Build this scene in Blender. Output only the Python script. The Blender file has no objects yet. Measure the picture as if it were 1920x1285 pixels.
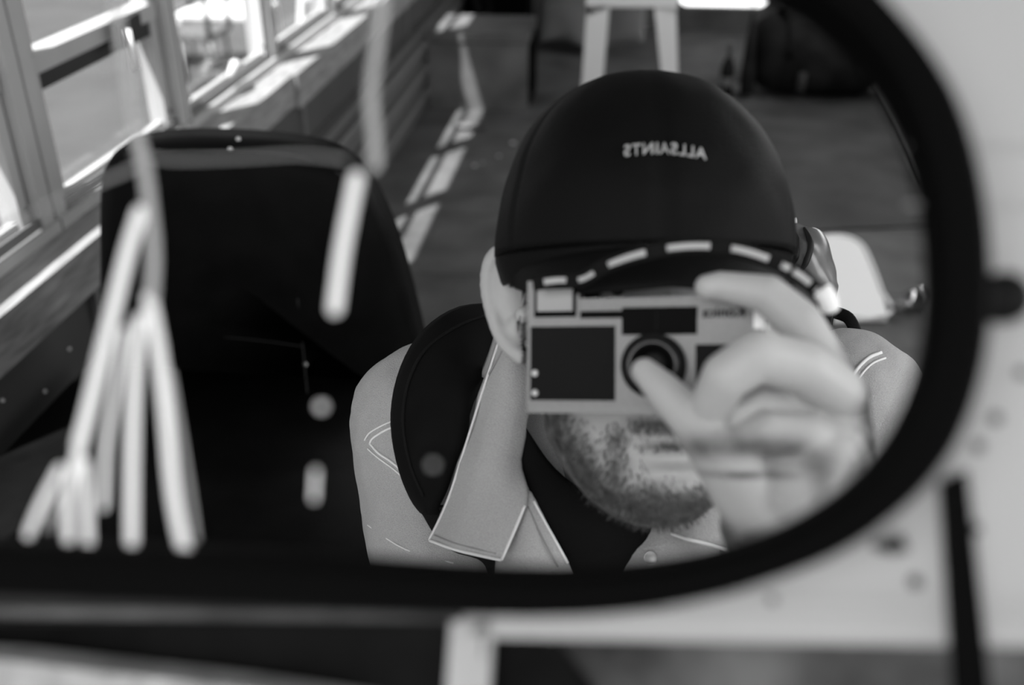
import bpy, bmesh, math, random
from mathutils import Vector, Matrix, Euler, noise
from mathutils.bvhtree import BVHTree
random.seed(7)
C = bpy.context.scene.collection
SC = bpy.context.scene
R = math.radians

# ------------------------------------------------------------------ camera, world, sun, exposure
W_, H_, F_ = 1920.0, 1285.0, 1867.0
EYE = Vector((0, 0, 1.4))
cam = bpy.data.cameras.new('camera'); camo = bpy.data.objects.new('camera', cam); C.objects.link(camo)
camo.location = EYE; camo.rotation_euler = Euler((R(61.0), 0, R(6.14)), 'XYZ')
cam.sensor_width = 36.0; cam.sensor_fit = 'HORIZONTAL'; cam.lens = 36.0 * F_ / W_
cam.clip_start = 0.01; cam.clip_end = 200
cam.dof.use_dof = True; cam.dof.focus_distance = 0.88; cam.dof.aperture_fstop = 3.5
SC.camera = camo
ROT = camo.rotation_euler.to_matrix()

wd = bpy.data.worlds.new('world'); SC.world = wd; wd.use_nodes = True
wd.node_tree.nodes['Background'].inputs[0].default_value = (1, 1, 1, 1)
wd.node_tree.nodes['Background'].inputs[1].default_value = 0.95

sd = bpy.data.lights.new('sun', 'SUN'); sd.energy = 21.0; sd.angle = R(0.6)
so = bpy.data.objects.new('sun', sd); C.objects.link(so)
SUNDIR = Vector((0.262, 0.36, -1.0)).normalized()
so.rotation_euler = SUNDIR.to_track_quat('-Z', 'Y').to_euler()

def area(name, loc, target, sx, sy, e):
    l = bpy.data.lights.new(name, 'AREA'); l.shape = 'RECTANGLE'; l.size = sx; l.size_y = sy; l.energy = e
    o = bpy.data.objects.new(name, l); C.objects.link(o); o.location = loc
    o.rotation_euler = (Vector(target) - Vector(loc)).to_track_quat('-Z', 'Y').to_euler()
# area lamps added out of view to brighten the man's front and right side
area('added_front_lamp', (-0.35, -0.75, 1.95), (0.05, 0.8, 0.9), 1.2, 0.7, 16.0)
area('added_right_lamp', (1.15, 0.35, 1.50), (0.15, 0.6, 1.1), 0.8, 0.7, 11.0)

# area lamp added out of view to brighten the rear of the bus
area('added_rear_lamp', (1.55, 4.2, 1.45), (-0.3, 4.2, 0.1), 4.5, 0.6, 42.0)
SC.view_settings.view_transform = 'Standard'; SC.view_settings.look = 'None'
SC.view_settings.gamma = 1.0; SC.view_settings.use_curve_mapping = False
SC.view_settings.exposure = 0.0
SC.cycles.use_denoising = True
SC.cycles.max_bounces = 8
SC.cycles.transparent_max_bounces = 12

# ------------------------------------------------------------------ geometry helpers
def cw(x, y, z):                       # lens frame (right, up, forward) to world
    return EYE + ROT @ Vector((x, y, -z))
def cl(px, py, d):                     # a pixel at a depth, in the lens frame
    return Vector(((px - W_/2) / F_ * d, (H_/2 - py) / F_ * d, d))
def Q(px, py, d):
    v = cl(px, py, d); return cw(v.x, v.y, v.z)
def plane_hit(px, py, p0, n):          # pixel ray against a plane of the world
    d = (Q(px, py, 1.0) - EYE)
    return EYE + d * ((p0 - EYE).dot(n) / d.dot(n))
def on_floor(px, py, z=0.0): return plane_hit(px, py, Vector((0, 0, z)), Vector((0, 0, 1)))
def on_X(px, py, x): return plane_hit(px, py, Vector((x, 0, 0)), Vector((1, 0, 0)))
def on_Y(px, py, y): return plane_hit(px, py, Vector((0, y, 0)), Vector((0, 1, 0)))

def mesh(name, verts, faces, mat, parent=None, smooth=False):
    me = bpy.data.meshes.new(name); me.from_pydata([tuple(v) for v in verts], [], faces); me.validate(); me.update()
    return link(name, me, mat, parent, smooth)
def link(name, me, mat, parent=None, smooth=False):
    o = bpy.data.objects.new(name, me); C.objects.link(o)
    if mat: me.materials.clear(); me.materials.append(mat)
    if smooth:
        for p in me.polygons: p.use_smooth = True
    if parent:
        o.parent = parent
        o.matrix_parent_inverse = Matrix.Translation(-parent.location) if parent.rotation_euler.to_matrix() == Matrix.Identity(3) else parent.matrix_basis.inverted()
    return o
def tag(o, label=None, cat=None, group=None, kind=None):
    if label: o['label'] = label
    if cat: o['category'] = cat
    if group: o['group'] = group
    if kind: o['kind'] = kind
    return o
def empty(name, loc, label=None, cat=None, group=None, kind=None):
    o = bpy.data.objects.new(name, None); C.objects.link(o); o.location = loc; o.empty_display_size = 0.05
    return tag(o, label, cat, group, kind)
def bm_obj(name, bm, mat, parent=None, smooth=False, bevel=0, seg=2):
    if bevel > 0:
        bmesh.ops.bevel(bm, geom=[e for e in bm.edges if len(e.link_faces) == 2 and e.calc_face_angle(0) > 0.5], offset=bevel, segments=seg, affect='EDGES', clamp_overlap=True)
    bmesh.ops.recalc_face_normals(bm, faces=bm.faces)
    me = bpy.data.meshes.new(name); bm.to_mesh(me); bm.free()
    return link(name, me, mat, parent, smooth)
def add_box(bm, a, b, M=None):
    x0, y0, z0 = a; x1, y1, z1 = b
    vs = [Vector(v) for v in ((x0,y0,z0),(x1,y0,z0),(x1,y1,z0),(x0,y1,z0),(x0,y0,z1),(x1,y0,z1),(x1,y1,z1),(x0,y1,z1))]
    if M: vs = [M @ v for v in vs]
    v = [bm.verts.new(p) for p in vs]
    for f in ((0,3,2,1),(4,5,6,7),(0,1,5,4),(1,2,6,5),(2,3,7,6),(3,0,4,7)): bm.faces.new([v[i] for i in f])
def box(name, a, b, mat, parent=None, bevel=0.0, M=None, smooth=False):
    bm = bmesh.new(); add_box(bm, a, b, M); return bm_obj(name, bm, mat, parent, smooth, bevel)
def prism(name, pts, n, thick, mat, parent=None, bevel=0.0, smooth=False, seg=2):
    """polygon pts (world), extruded by thick along n"""
    bm = bmesh.new(); lo = [bm.verts.new(p) for p in pts]; hi = [bm.verts.new(Vector(p) + n * thick) for p in pts]
    bm.faces.new(lo); bm.faces.new(hi[::-1]); k = len(pts)
    for i in range(k): bm.faces.new((lo[i], hi[i], hi[(i+1) % k], lo[(i+1) % k]))
    return bm_obj(name, bm, mat, parent, smooth, bevel, seg)
def catmull(pts, per=6, closed=False):
    out = []; n = len(pts); rng = n if closed else n - 1
    for i in range(rng):
        p0 = pts[(i-1) % n] if closed or i > 0 else pts[0]; p1 = pts[i]; p2 = pts[(i+1) % n]
        p3 = pts[(i+2) % n] if closed or i + 2 < n else pts[-1]
        for k in range(per):
            t = k / per
            out.append(0.5*((2*p1)+(p2-p0)*t+(2*p0-5*p1+4*p2-p3)*t*t+(3*p1-p0-3*p2+p3)*t**3))
    if not closed: out.append(pts[-1].copy())
    return out
def tube(bm, pts, rad, seg=10, flat=None, caps=True):
    """tube along pts; rad number or list; flat=(normal, ratio) squashes it along a normal"""
    n = len(pts); rings = []; up = None
    for i in range(n):
        t = (pts[min(i+1, n-1)] - pts[max(i-1, 0)]).normalized()
        if flat: up = flat[0] - t * flat[0].dot(t); up.normalize()
        elif up is None: up = t.orthogonal().normalized()
        else: up = (up - t * up.dot(t)).normalized()
        s = t.cross(up); r = rad[i] if isinstance(rad, (list, tuple)) else rad
        k = flat[1] if flat else 1.0
        rings.append([bm.verts.new(pts[i] + (s * math.cos(a) + up * k * math.sin(a)) * r) for a in [2*math.pi*j/seg for j in range(seg)]])
    for i in range(n-1):
        for j in range(seg): bm.faces.new((rings[i][j], rings[i][(j+1)%seg], rings[i+1][(j+1)%seg], rings[i+1][j]))
    if caps: bm.faces.new(rings[0][::-1]); bm.faces.new(rings[-1])
def tube_obj(name, pts, rad, mat, parent=None, seg=10, flat=None):
    bm = bmesh.new(); tube(bm, pts, rad, seg, flat); return bm_obj(name, bm, mat, parent, True)
def ball(bm, c, r, M=None, u=16, v=10, s=(1,1,1)):
    T = Matrix.Translation(c) @ (M.to_4x4() if M else Matrix.Identity(4)) @ Matrix.Diagonal((s[0]*r, s[1]*r, s[2]*r, 1))
    bmesh.ops.create_uvsphere(bm, u_segments=u, v_segments=v, radius=1.0, matrix=T)
class Solid:
    """plain lists of points and faces, for shapes made of many overlapping balls"""
    def __init__(self): self.v, self.f = [], []
_SPH = {}
def add_ball(S, c, r, u=12, M=None, s=(1, 1, 1)):
    v = u//2 + 1
    if u not in _SPH:
        P = [Vector((0, 0, 1))]
        for j in range(1, v):
            for i in range(u):
                a, b_ = math.pi*j/v, 2*math.pi*i/u; P.append(Vector((math.sin(a)*math.cos(b_), math.sin(a)*math.sin(b_), math.cos(a))))
        P.append(Vector((0, 0, -1))); Fs = [(0, 1+i, 1+(i+1) % u) for i in range(u)]
        for j in range(v-2):
            for i in range(u): a = 1+j*u; Fs.append((a+i, a+u+i, a+u+(i+1) % u, a+(i+1) % u))
        e = len(P)-1; Fs += [(e, 1+(v-2)*u+(i+1) % u, 1+(v-2)*u+i) for i in range(u)]
        _SPH[u] = (P, Fs)
    P, Fs = _SPH[u]; k = len(S.v)
    for p in P:
        q = Vector((p.x*s[0]*r, p.y*s[1]*r, p.z*s[2]*r)); S.v.append(c + (M @ q if M else q))
    S.f += [tuple(k+i for i in f) for f in Fs]
def add_tube(S, a, b, ra, rb, seg):
    t = (b-a).normalized(); up = t.orthogonal().normalized(); sd_ = t.cross(up); k = len(S.v)
    for c_, r in ((a, ra), (b, rb)):
        for j in range(seg): S.v.append(c_ + (up*math.cos(2*math.pi*j/seg) + sd_*math.sin(2*math.pi*j/seg))*r)
    for j in range(seg): S.f.append((k+j, k+(j+1) % seg, k+seg+(j+1) % seg, k+seg+j))
    S.f.append(tuple(k+j for j in range(seg))[::-1]); S.f.append(tuple(k+seg+j for j in range(seg)))
def capsule(S, a, b, ra, rb, seg=18):
    n = min(8, max(1, int((b - a).length / max(0.8*min(ra, rb), 1e-4))))
    for i in range(n + 1):
        t = i / n; add_ball(S, a.lerp(b, t), ra + (rb - ra) * t, seg)
    if (b-a).length > 1e-6: add_tube(S, a, b, ra, rb, seg)
def chain(S, pr, seg=18):
    for (a, ra), (b, rb) in zip(pr[:-1], pr[1:]): capsule(S, a, b, ra, rb, seg)
def remeshed(name, bm, voxel, smooth_it, fac=0.5):
    me = bpy.data.meshes.new(name); me.from_pydata([tuple(p) for p in bm.v], [], bm.f); me.update()
    o = bpy.data.objects.new(name, me); C.objects.link(o)
    m = o.modifiers.new('r', 'REMESH'); m.mode = 'VOXEL'; m.voxel_size = voxel; m.adaptivity = 0
    s = o.modifiers.new('s', 'SMOOTH'); s.factor = fac; s.iterations = smooth_it
    dg = bpy.context.evaluated_depsgraph_get()
    out = bpy.data.meshes.new_from_object(o.evaluated_get(dg))
    bpy.data.objects.remove(o); out.name = name
    return out
def bvh_of(me): return BVHTree.FromPolygons([v.co.copy() for v in me.vertices], [tuple(p.vertices) for p in me.polygons])
def drape(bvh, px, py, off, fallback=0.8):
    d = (Q(px, py, 1.0) - EYE).normalized(); h = bvh.ray_cast(EYE, d)
    if h[0] is None: return Q(px, py, fallback)
    n = h[1] if h[1].dot(d) < 0 else -h[1]
    return h[0] + n * off
def sheet(name, rows, thick, mat, parent=None, per=4, wob=0.0, wscale=40, smooth=True):
    """rows of world points (each row the same length) -> a smooth cloth sheet with real thickness"""
    rows = [catmull(r, per) for r in rows]
    cols = [catmull([r[i] for r in rows], per) for i in range(len(rows[0]))]
    nu, nv = len(cols), len(cols[0])
    P = [[cols[i][j] for j in range(nv)] for i in range(nu)]
    N = [[None]*nv for _ in range(nu)]
    for i in range(nu):
        for j in range(nv):
            a = P[min(i+1,nu-1)][j]-P[max(i-1,0)][j]; b = P[i][min(j+1,nv-1)]-P[i][max(j-1,0)]
            n = a.cross(b); n = n.normalized() if n.length > 1e-12 else Vector((0,-1,0))
            if n.dot(P[i][j] - EYE) > 0: n = -n
            N[i][j] = n
    vs = []
    for s in (0, 1):
        for i in range(nu):
            for j in range(nv):
                e = 0.55 if (i in (0, nu-1) or j in (0, nv-1)) else 1.0
                w = wob * noise.noise(P[i][j] * wscale) if wob else 0
                vs.append(P[i][j] + N[i][j] * (w + (thick*0.5*e if s == 0 else -thick*0.5*e)))
    fs = []; o = nu*nv
    for i in range(nu-1):
        for j in range(nv-1):
            a,b,c,d = i*nv+j,(i+1)*nv+j,(i+1)*nv+j+1,i*nv+j+1
            fs.append((a,b,c,d)); fs.append((o+d,o+c,o+b,o+a))
    bd = [i*nv for i in range(nu)] + [(nu-1)*nv+j for j in range(1,nv)] + [i*nv+nv-1 for i in range(nu-2,-1,-1)] + [j for j in range(nv-2,0,-1)]
    for k in range(len(bd)):
        a, b = bd[k], bd[(k+1) % len(bd)]; fs.append((a, o+a, o+b, b))
    ob = mesh(name, vs, fs, mat, parent, smooth)
    bm = bmesh.new(); bm.from_mesh(ob.data); bmesh.ops.recalc_face_normals(bm, faces=bm.faces); bm.to_mesh(ob.data); bm.free()
    if smooth:
        for p in ob.data.polygons: p.use_smooth = True
    return ob

# ------------------------------------------------------------------ materials (the photograph is black and white)
def mat(name, g, rough=0.6, metal=0.0, spec=0.4, noise_s=None, noise_a=0.15, bump=None, bump_s=None, stretch=None, coat=0.0):
    m = bpy.data.materials.new(name); m.use_nodes = True; nt = m.node_tree; b = nt.nodes['Principled BSDF']
    b.inputs['Base Color'].default_value = (g, g, g, 1); b.inputs['Roughness'].default_value = rough
    b.inputs['Metallic'].default_value = metal; b.inputs['Specular IOR Level'].default_value = spec
    b.inputs['Coat Weight'].default_value = coat
    if noise_s or bump:
        tc = nt.nodes.new('ShaderNodeTexCoord'); src = tc.outputs['Object']
        if stretch:
            mp = nt.nodes.new('ShaderNodeMapping'); mp.inputs['Scale'].default_value = stretch
            nt.links.new(src, mp.inputs[0]); src = mp.outputs[0]
    if noise_s:
        n = nt.nodes.new('ShaderNodeTexNoise'); n.inputs['Scale'].default_value = noise_s; n.inputs['Detail'].default_value = 6
        r = nt.nodes.new('ShaderNodeValToRGB')
        lo, hi = g*(1-noise_a), min(1, g*(1+noise_a))
        r.color_ramp.elements[0].position = .3; r.color_ramp.elements[1].position = .7
        r.color_ramp.elements[0].color = (lo,lo,lo,1); r.color_ramp.elements[1].color = (hi,hi,hi,1)
        nt.links.new(src, n.inputs['Vector']); nt.links.new(n.outputs[0], r.inputs[0]); nt.links.new(r.outputs[0], b.inputs['Base Color'])
    if bump:
        n2 = nt.nodes.new('ShaderNodeTexNoise'); n2.inputs['Scale'].default_value = bump_s or 60; n2.inputs['Detail'].default_value = 4
        bp = nt.nodes.new('ShaderNodeBump'); bp.inputs['Strength'].default_value = bump; bp.inputs['Distance'].default_value = 0.002
        nt.links.new(src, n2.inputs['Vector']); nt.links.new(n2.outputs[0], bp.inputs['Height']); nt.links.new(bp.outputs[0], b.inputs['Normal'])
    return m
M = {}
M['rubber'] = mat('rubber', .0016, .55, spec=.02)
M['rubber_soft'] = mat('rubber_soft', .003, .55, spec=.1)
M['panel'] = mat('panel_paint', .31, .45, noise_s=9, noise_a=.06)
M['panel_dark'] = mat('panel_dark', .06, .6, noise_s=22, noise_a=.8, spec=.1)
M['black'] = mat('black', .0012, .6, spec=.03)
M['blotchy_black'] = mat('blotchy_black', .0022, .5, noise_s=25, noise_a=.9, spec=.05)
M['marble'] = mat('pale_stone', .30, .6, spec=.1, noise_s=60, noise_a=.35)
M['paint_white'] = mat('paint_white', .80, .5)
M['post_paint'] = mat('post_paint', .33, .6, spec=.2)
M['streak'] = mat('dried_paint', .62, .6)
M['streak_faint'] = mat('dried_paint_faint', .14, .6)
M['streak_dim'] = mat('dried_paint_thin', .26, .6)
M['floor'] = mat('floor_sheet', .085, .6, noise_s=5, noise_a=.35, spec=.25)
M['mat_dark'] = mat('rubber_mat', .035, .7, noise_s=4, noise_a=.6)
M['wall'] = mat('wall_board', .055, .6, noise_s=4, noise_a=.2)
M['batten'] = mat('batten', .13, .55)
M['batten_dark'] = mat('batten_dark', .02, .6)
M['ceiling'] = mat('ceiling', .35, .7)
M['alu'] = mat('aluminium', .36, .42, metal=.0, noise_s=6, noise_a=.08)
M['alu_dark'] = mat('aluminium_dark', .10, .5)
M['gasket'] = mat('gasket', .01, .6)
M['wood'] = mat('wood', .22, .55, noise_s=9, noise_a=.35, stretch=(9, 1.2, 9), bump=.3, bump_s=30)
M['ground'] = mat('asphalt', .055, .85, noise_s=2.0, noise_a=.15)
M['backing_pale'] = mat('backing_pale', .55, .85)
M['plastic'] = mat('white_plastic', .80, .45)
M['leather'] = mat('black_leather', .004, .5, noise_s=14, noise_a=.3, bump=.35, bump_s=220, spec=.05)
M['seam'] = mat('seam_black', .004, .7)
M['boxmat'] = mat('box_paint', .12, .6, spec=.15, noise_s=6, noise_a=.3)
M['denim'] = mat('denim', .37, .85, noise_s=1300, noise_a=.16, bump=.6, bump_s=900, spec=.1)
M['stitch'] = mat('stitch', .68, .8, spec=.1)
M['denim_dark'] = mat('denim_worn_edge', .24, .9, spec=.1)
M['tee'] = mat('black_tee', .006, .9, spec=.05, bump=.3, bump_s=300)
M['cap'] = mat('cap_cloth', .0035, .6, spec=.09, bump=.4, bump_s=700)
M['thread'] = mat('white_thread', .42, .7, bump=.6, bump_s=900)
M['strap_black'] = mat('webbing', .006, .75, spec=.1, bump=.5, bump_s=900)
M['nylon'] = mat('nylon', .10, .30, noise_s=22, noise_a=.55, spec=.6)
M['pad'] = mat('pad_mesh', .004, .8, spec=.08, noise_s=30, noise_a=.3)
M['silver'] = mat('champagne_metal', .20, .4, metal=.0, spec=.3, noise_s=300, noise_a=.05)
M['silver_hi'] = mat('polished_metal', .62, .3, spec=.8)
M['leatherette'] = mat('leatherette', .007, .65, spec=.1, bump=.5, bump_s=900)
M['window_dark'] = mat('window_dark', .0015, .6, spec=.05)
M['flash'] = mat('flash_glass', .28, .4, spec=.3)
M['lens_glass'] = mat('lens_glass', .02, .2, spec=.4)
M['button'] = mat('snap_metal', .35, .3, metal=.6)
M['hair'] = mat('hair', .012, .6)
M['eye'] = mat('eye_white', .6, .2)
M['iris'] = mat('iris', .02, .15)
M['bag'] = mat('bag_cloth', .012, .8, noise_s=8, noise_a=.5, spec=.1)
M['paper'] = mat('paper', .6, .6)
def glass_mat(name, mixf=.12, tint=.9):
    m = bpy.data.materials.new(name); m.use_nodes = True; nt = m.node_tree; nt.nodes.clear()
    out = nt.nodes.new('ShaderNodeOutputMaterial'); mx = nt.nodes.new('ShaderNodeMixShader'); tr = nt.nodes.new('ShaderNodeBsdfTransparent'); gl = nt.nodes.new('ShaderNodeBsdfGlossy')
    tr.inputs[0].default_value = (tint, tint, tint, 1); gl.inputs['Roughness'].default_value = .02; mx.inputs[0].default_value = mixf
    nt.links.new(tr.outputs[0], mx.inputs[1]); nt.links.new(gl.outputs[0], mx.inputs[2]); nt.links.new(mx.outputs[0], out.inputs[0])
    return m
M['glass'] = glass_mat('window_glass', .10, .88)
M['clear_plastic'] = glass_mat('clear_plastic', .35, .75)
# skin with a per-vertex mask: beard, plus painted neck shade and lip line
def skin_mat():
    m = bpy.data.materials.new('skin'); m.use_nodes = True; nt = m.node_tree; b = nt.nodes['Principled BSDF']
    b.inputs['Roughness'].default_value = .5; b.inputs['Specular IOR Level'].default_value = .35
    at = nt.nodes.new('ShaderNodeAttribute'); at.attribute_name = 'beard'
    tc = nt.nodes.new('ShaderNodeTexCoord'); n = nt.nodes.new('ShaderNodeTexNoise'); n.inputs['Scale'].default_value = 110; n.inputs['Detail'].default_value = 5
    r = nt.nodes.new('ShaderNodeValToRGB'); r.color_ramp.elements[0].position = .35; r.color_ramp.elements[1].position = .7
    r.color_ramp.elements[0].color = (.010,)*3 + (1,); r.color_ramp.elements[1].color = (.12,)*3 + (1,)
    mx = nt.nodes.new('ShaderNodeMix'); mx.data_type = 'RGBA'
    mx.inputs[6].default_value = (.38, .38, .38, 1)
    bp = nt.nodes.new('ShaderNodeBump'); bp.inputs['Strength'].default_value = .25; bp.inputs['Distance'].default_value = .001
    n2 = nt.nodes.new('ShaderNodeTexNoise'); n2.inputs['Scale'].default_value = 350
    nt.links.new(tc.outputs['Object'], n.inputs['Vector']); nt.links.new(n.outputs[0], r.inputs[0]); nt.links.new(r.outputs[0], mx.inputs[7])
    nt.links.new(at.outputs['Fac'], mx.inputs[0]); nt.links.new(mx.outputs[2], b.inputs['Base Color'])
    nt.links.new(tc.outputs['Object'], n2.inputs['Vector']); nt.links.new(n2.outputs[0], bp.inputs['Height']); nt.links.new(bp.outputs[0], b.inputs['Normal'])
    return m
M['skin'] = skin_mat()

# ------------------------------------------------------------------ the room (as the mirror shows it)
XW, XL = -1.09, -0.98            # window plane, front of the ledge
box('floor', (-1.09, -0.4, -0.06), (1.6, 6.95, 0), M['floor'])
tag(bpy.data.objects['floor'], kind='structure')
c = box('ceiling', (-1.14, -0.45, 2.25), (1.7, 7.1, 2.32), M['ceiling']); tag(c, kind='structure')
# left wall: lower boards
wl = empty('wall_left', (XW, 3, 0), kind='structure')
box('wall_core', (-1.12, -0.4, 0), (-1.02, 6.95, .559), M['wall'], wl)
ys = [-0.4, 1.02, 1.66, 2.40, 3.05, 3.9, 4.7, 5.6, 6.9]
for a, b_ in zip(ys[:-1], ys[1:]):
    box('panel', (-1.02, a+.022, 0.0), (-1.005, b_-.022, .558), M['wall'], wl, .002)
for y in ys[1:-1]:
    box('batten', (-1.02, y-.022, 0), (-0.99, y-.004, .560), M['batten'], wl, .002)
    box('batten', (-1.02, y, 0), (-0.998, y+.014, .560), M['batten_dark'], wl, .001)
for (px, py) in ((40, 847), (85, 734), (5, 751), (24, 960), (130, 655), (210, 575), (505, 330)):
    p = on_X(px, py, -1.003); bm = bmesh.new(); ball(bm, p, .0035, u=8, v=6); bm_obj('screw', bm, M['silver_hi'], wl, True)
box('wall_header', (-1.14, -0.4, 1.86), (-1.02, 6.95, 2.25), M['ceiling'], wl)
# ribbed rails low on the wall
for i in range(7):
    z0 = .40 - i*.058
    box('slat', (-1.0, 2.15 + (i % 3)*.12, z0-.034), (-0.955 + .012*(i % 2), 6.3, z0), M['batten' if i % 2 else 'alu_dark'], wl, .006)
# ledge boards
for k, (a, b_) in enumerate(((-0.4, 2.93), (2.93, 4.9), (4.9, 6.95))):
    off = 0.012 if k == 1 else 0
    o = box('trim_%d' % (k+1), (-1.12, a+.002, .560-off), (XL + off, b_-.002, .652), M['wood'], None, .004); tag(o, kind='structure')
# windows
def window(i, y0, y1, transom=True):
    w = empty('window_%d' % i, (XW, (y0+y1)/2, .69), kind='structure')
    z0, z1 = .652, 1.86
    k = 1.0 if transom else .5
    box('sill_rail', (-1.15, y0, z0), (-1.062, y1, z0+.022), M['alu'], w, .003)
    box('track', (-1.115, y0+.03, z0+.022), (-1.100, y1-.03, z0+.045), M['alu'], w, .002)
    box('track', (-1.085, y0+.03, z0+.022), (-1.078, y1-.03, z0+.040), M['alu_dark'], w, .001)
    for y, s in ((y0, 1), (y1, -1)):
        box('post', (-1.15, min(y, y+s*.038*k), z0+.02), (-1.072, max(y, y+s*.038*k), z1), M['alu'], w, .003)
        box('gasket', (-1.135, min(y+s*.038*k, y+s*.048*k), z0+.03), (-1.095, max(y+s*.038*k, y+s*.048*k), z1), M['gasket'], w)
        box('stile', (-1.13, min(y+s*.048*k, y+s*.078*k), z0+.03), (-1.09, max(y+s*.048*k, y+s*.078*k), z1), M['alu'], w, .002)
    if transom:
        box('transom', (-1.135, y0+.05, .935), (-1.085, y1-.05, .97), M['alu'], w, .002)
        box('gasket', (-1.13, y0+.05, .900), (-1.095, y1-.05, .934), M['gasket'], w)
    else: box('transom', (-1.12, y0+.03, 1.345), (-1.10, y1-.03, 1.372), M['alu'], w, .002)
    box('head_rail', (-1.15, y0, z1-.03), (-1.072, y1, z1), M['alu'], w, .003)
    box('pane', (-1.112, y0+.07, z0+.04), (-1.108, y1-.07, z1-.03), M['glass'], w)
    for zz, yy in ((.715, y0+.055), (.715, y1-.055)):
        bm = bmesh.new(); ball(bm, Vector((-1.088, yy, zz)), .006, u=8, v=6); bm_obj('screw', bm, M['alu_dark'], w, True)
    return w
wy = [0.25, 1.02, 1.70, 2.36, 3.06, 3.76, 4.5, 5.3, 6.1, 6.9]
for i, (a, b_) in enumerate(zip(wy[:-1], wy[1:])):
    w = window(i+1, a+.004, b_-.004, i in (0, 1, 2))
    if i == 3:   # latch of the sliding sash, bright in the sun
        bm = bmesh.new(); p0 = Vector((-1.07, a+.30, .712)); tube(bm, [p0, p0+Vector((.0,.05,.02)), p0+Vector((0,.11,.004))], [.008,.014,.006], 10); bm_obj('latch', bm, M['silver_hi'], w, True)
w3 = bpy.data.objects['window_3']
P = [on_X(px, py, -1.07) for px, py in ((208, 48), (252, 22), (258, 58), (214, 86))]
prism('lock_plate', P, Vector((1, 0, 0)), .012, M['gasket'], w3, .003)
tube_obj('pull_rod', [on_X(238, 56, -1.05), on_X(253, 128, -1.05)], .008, M['paint_white'], w3, 8)
# right wall, dark, with a low daylight opening far down the bus
wr = empty('wall_right', (1.6, 3, 0), kind='structure')
box('wall_core', (1.6, .9, 0), (1.66, 6.95, 1.15), M['wall'], wr)
box('wall_header', (1.6, .9, 1.8), (1.66, 6.95, 2.25), M['wall'], wr)
for y in (.9, 2.4, 3.9, 5.4, 6.87): box('post', (1.6, y, 1.15), (1.65, y+.08, 1.8), M['alu_dark'], wr)
# rear wall with a bright low rounded opening
YB = 6.95
wb = empty('wall_back', (0, YB, 0), kind='structure')
def yb(px, py): return on_Y(px, py, YB)
hl, hr = yb(1272, 14), yb(1441, 14); hz0 = hl.z; hz1 = hz0 + .55
box('wall_core', (-1.12, YB, 0), (hl.x, YB+.08, 2.25), M['floor'], wb)
box('wall_core', (hr.x, YB, 0), (1.66, YB+.08, 2.25), M['wall'], wb)
box('wall_core', (hl.x, YB, 0), (hr.x, YB+.08, hz0), M['floor'], wb)
box('wall_core', (hl.x, YB, hz1), (hr.x, YB+.08, 2.25), M['wall'], wb)
hw = empty('window_10', (hl.x, YB, hz0), kind='structure')
for sx, xx in ((1, hl.x), (-1, hr.x)):   # rounded corner fillets
    r_ = .07; cx_ = xx + sx*r_
    pts = [Vector((xx, YB-.004, hz0))] + [Vector((cx_ - sx*r_*math.cos(t), YB-.004, hz0 + r_ - r_*math.sin(t))) for t in [math.pi/2*k/6 for k in range(6, -1, -1)]]
    prism('corner', pts, Vector((0, 1, 0)), .06, M['floor'], hw)
box('pane', (hl.x, YB+.05, hz0), (hr.x, YB+.054, hz1), M['glass'], hw)
# outside
tag(box('ground', (-14, -6, -.62), (14, 30, -.56), M['ground']), kind='structure')
tag(box('pale_backing', (-1.5, 7.6, -.56), (4.5, 12.5, -.52), M['backing_pale']), kind='structure')  # pale surface added outside so the rear opening shows bright

# ------------------------------------------------------------------ outdoor furniture seen through the windows
def stool_like(name, x, y, z, w, h, label, cat, m, top=.03, leg=.045, splay=.05, group=None):
    t = empty(name, (x, y, z), label, cat, group)
    bm = bmesh.new(); add_box(bm, (x-w/2, y-w/2, z+h-top), (x+w/2, y+w/2, z+h)); bm_obj('seat' if 'stool' in name else 'table_top', bm, m, t, False, .008)
    for sx in (-1, 1):
        for sy in (-1, 1):
            bm = bmesh.new(); a = Vector((x+sx*(w/2-leg/2), y+sy*(w/2-leg/2), z+h-top)); b_ = Vector((x+sx*(w/2-leg/2+splay), y+sy*(w/2-leg/2+splay), z))
            vs = []
            for p, s in ((a, leg/2), (b_, leg/2*.8)):
                vs += [bm.verts.new(p+Vector((dx*s, dy*s, 0))) for dx, dy in ((-1,-1),(1,-1),(1,1),(-1,1))]
            for f in ((0,1,2,3),(7,6,5,4),(0,4,5,1),(1,5,6,2),(2,6,7,3),(3,7,4,0)): bm.faces.new([vs[i] for i in f])
            bm_obj('leg', bm, m, t, False, .004)
    return t
pt = on_floor(440, 20, -.1); tb = stool_like('outdoor_table', pt.x-.1, pt.y+.1, -.56, .62, .46, 'white square table standing outside, behind the third window', 'table', M['plastic'], splay=.02)
pt = on_floor(630, -10, -.1); stool_like('outdoor_stool', pt.x-.1, pt.y+.1, -.56, .40, .46, 'white stool outside behind the window over the long pale ledge', 'stool', M['plastic'])
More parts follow.
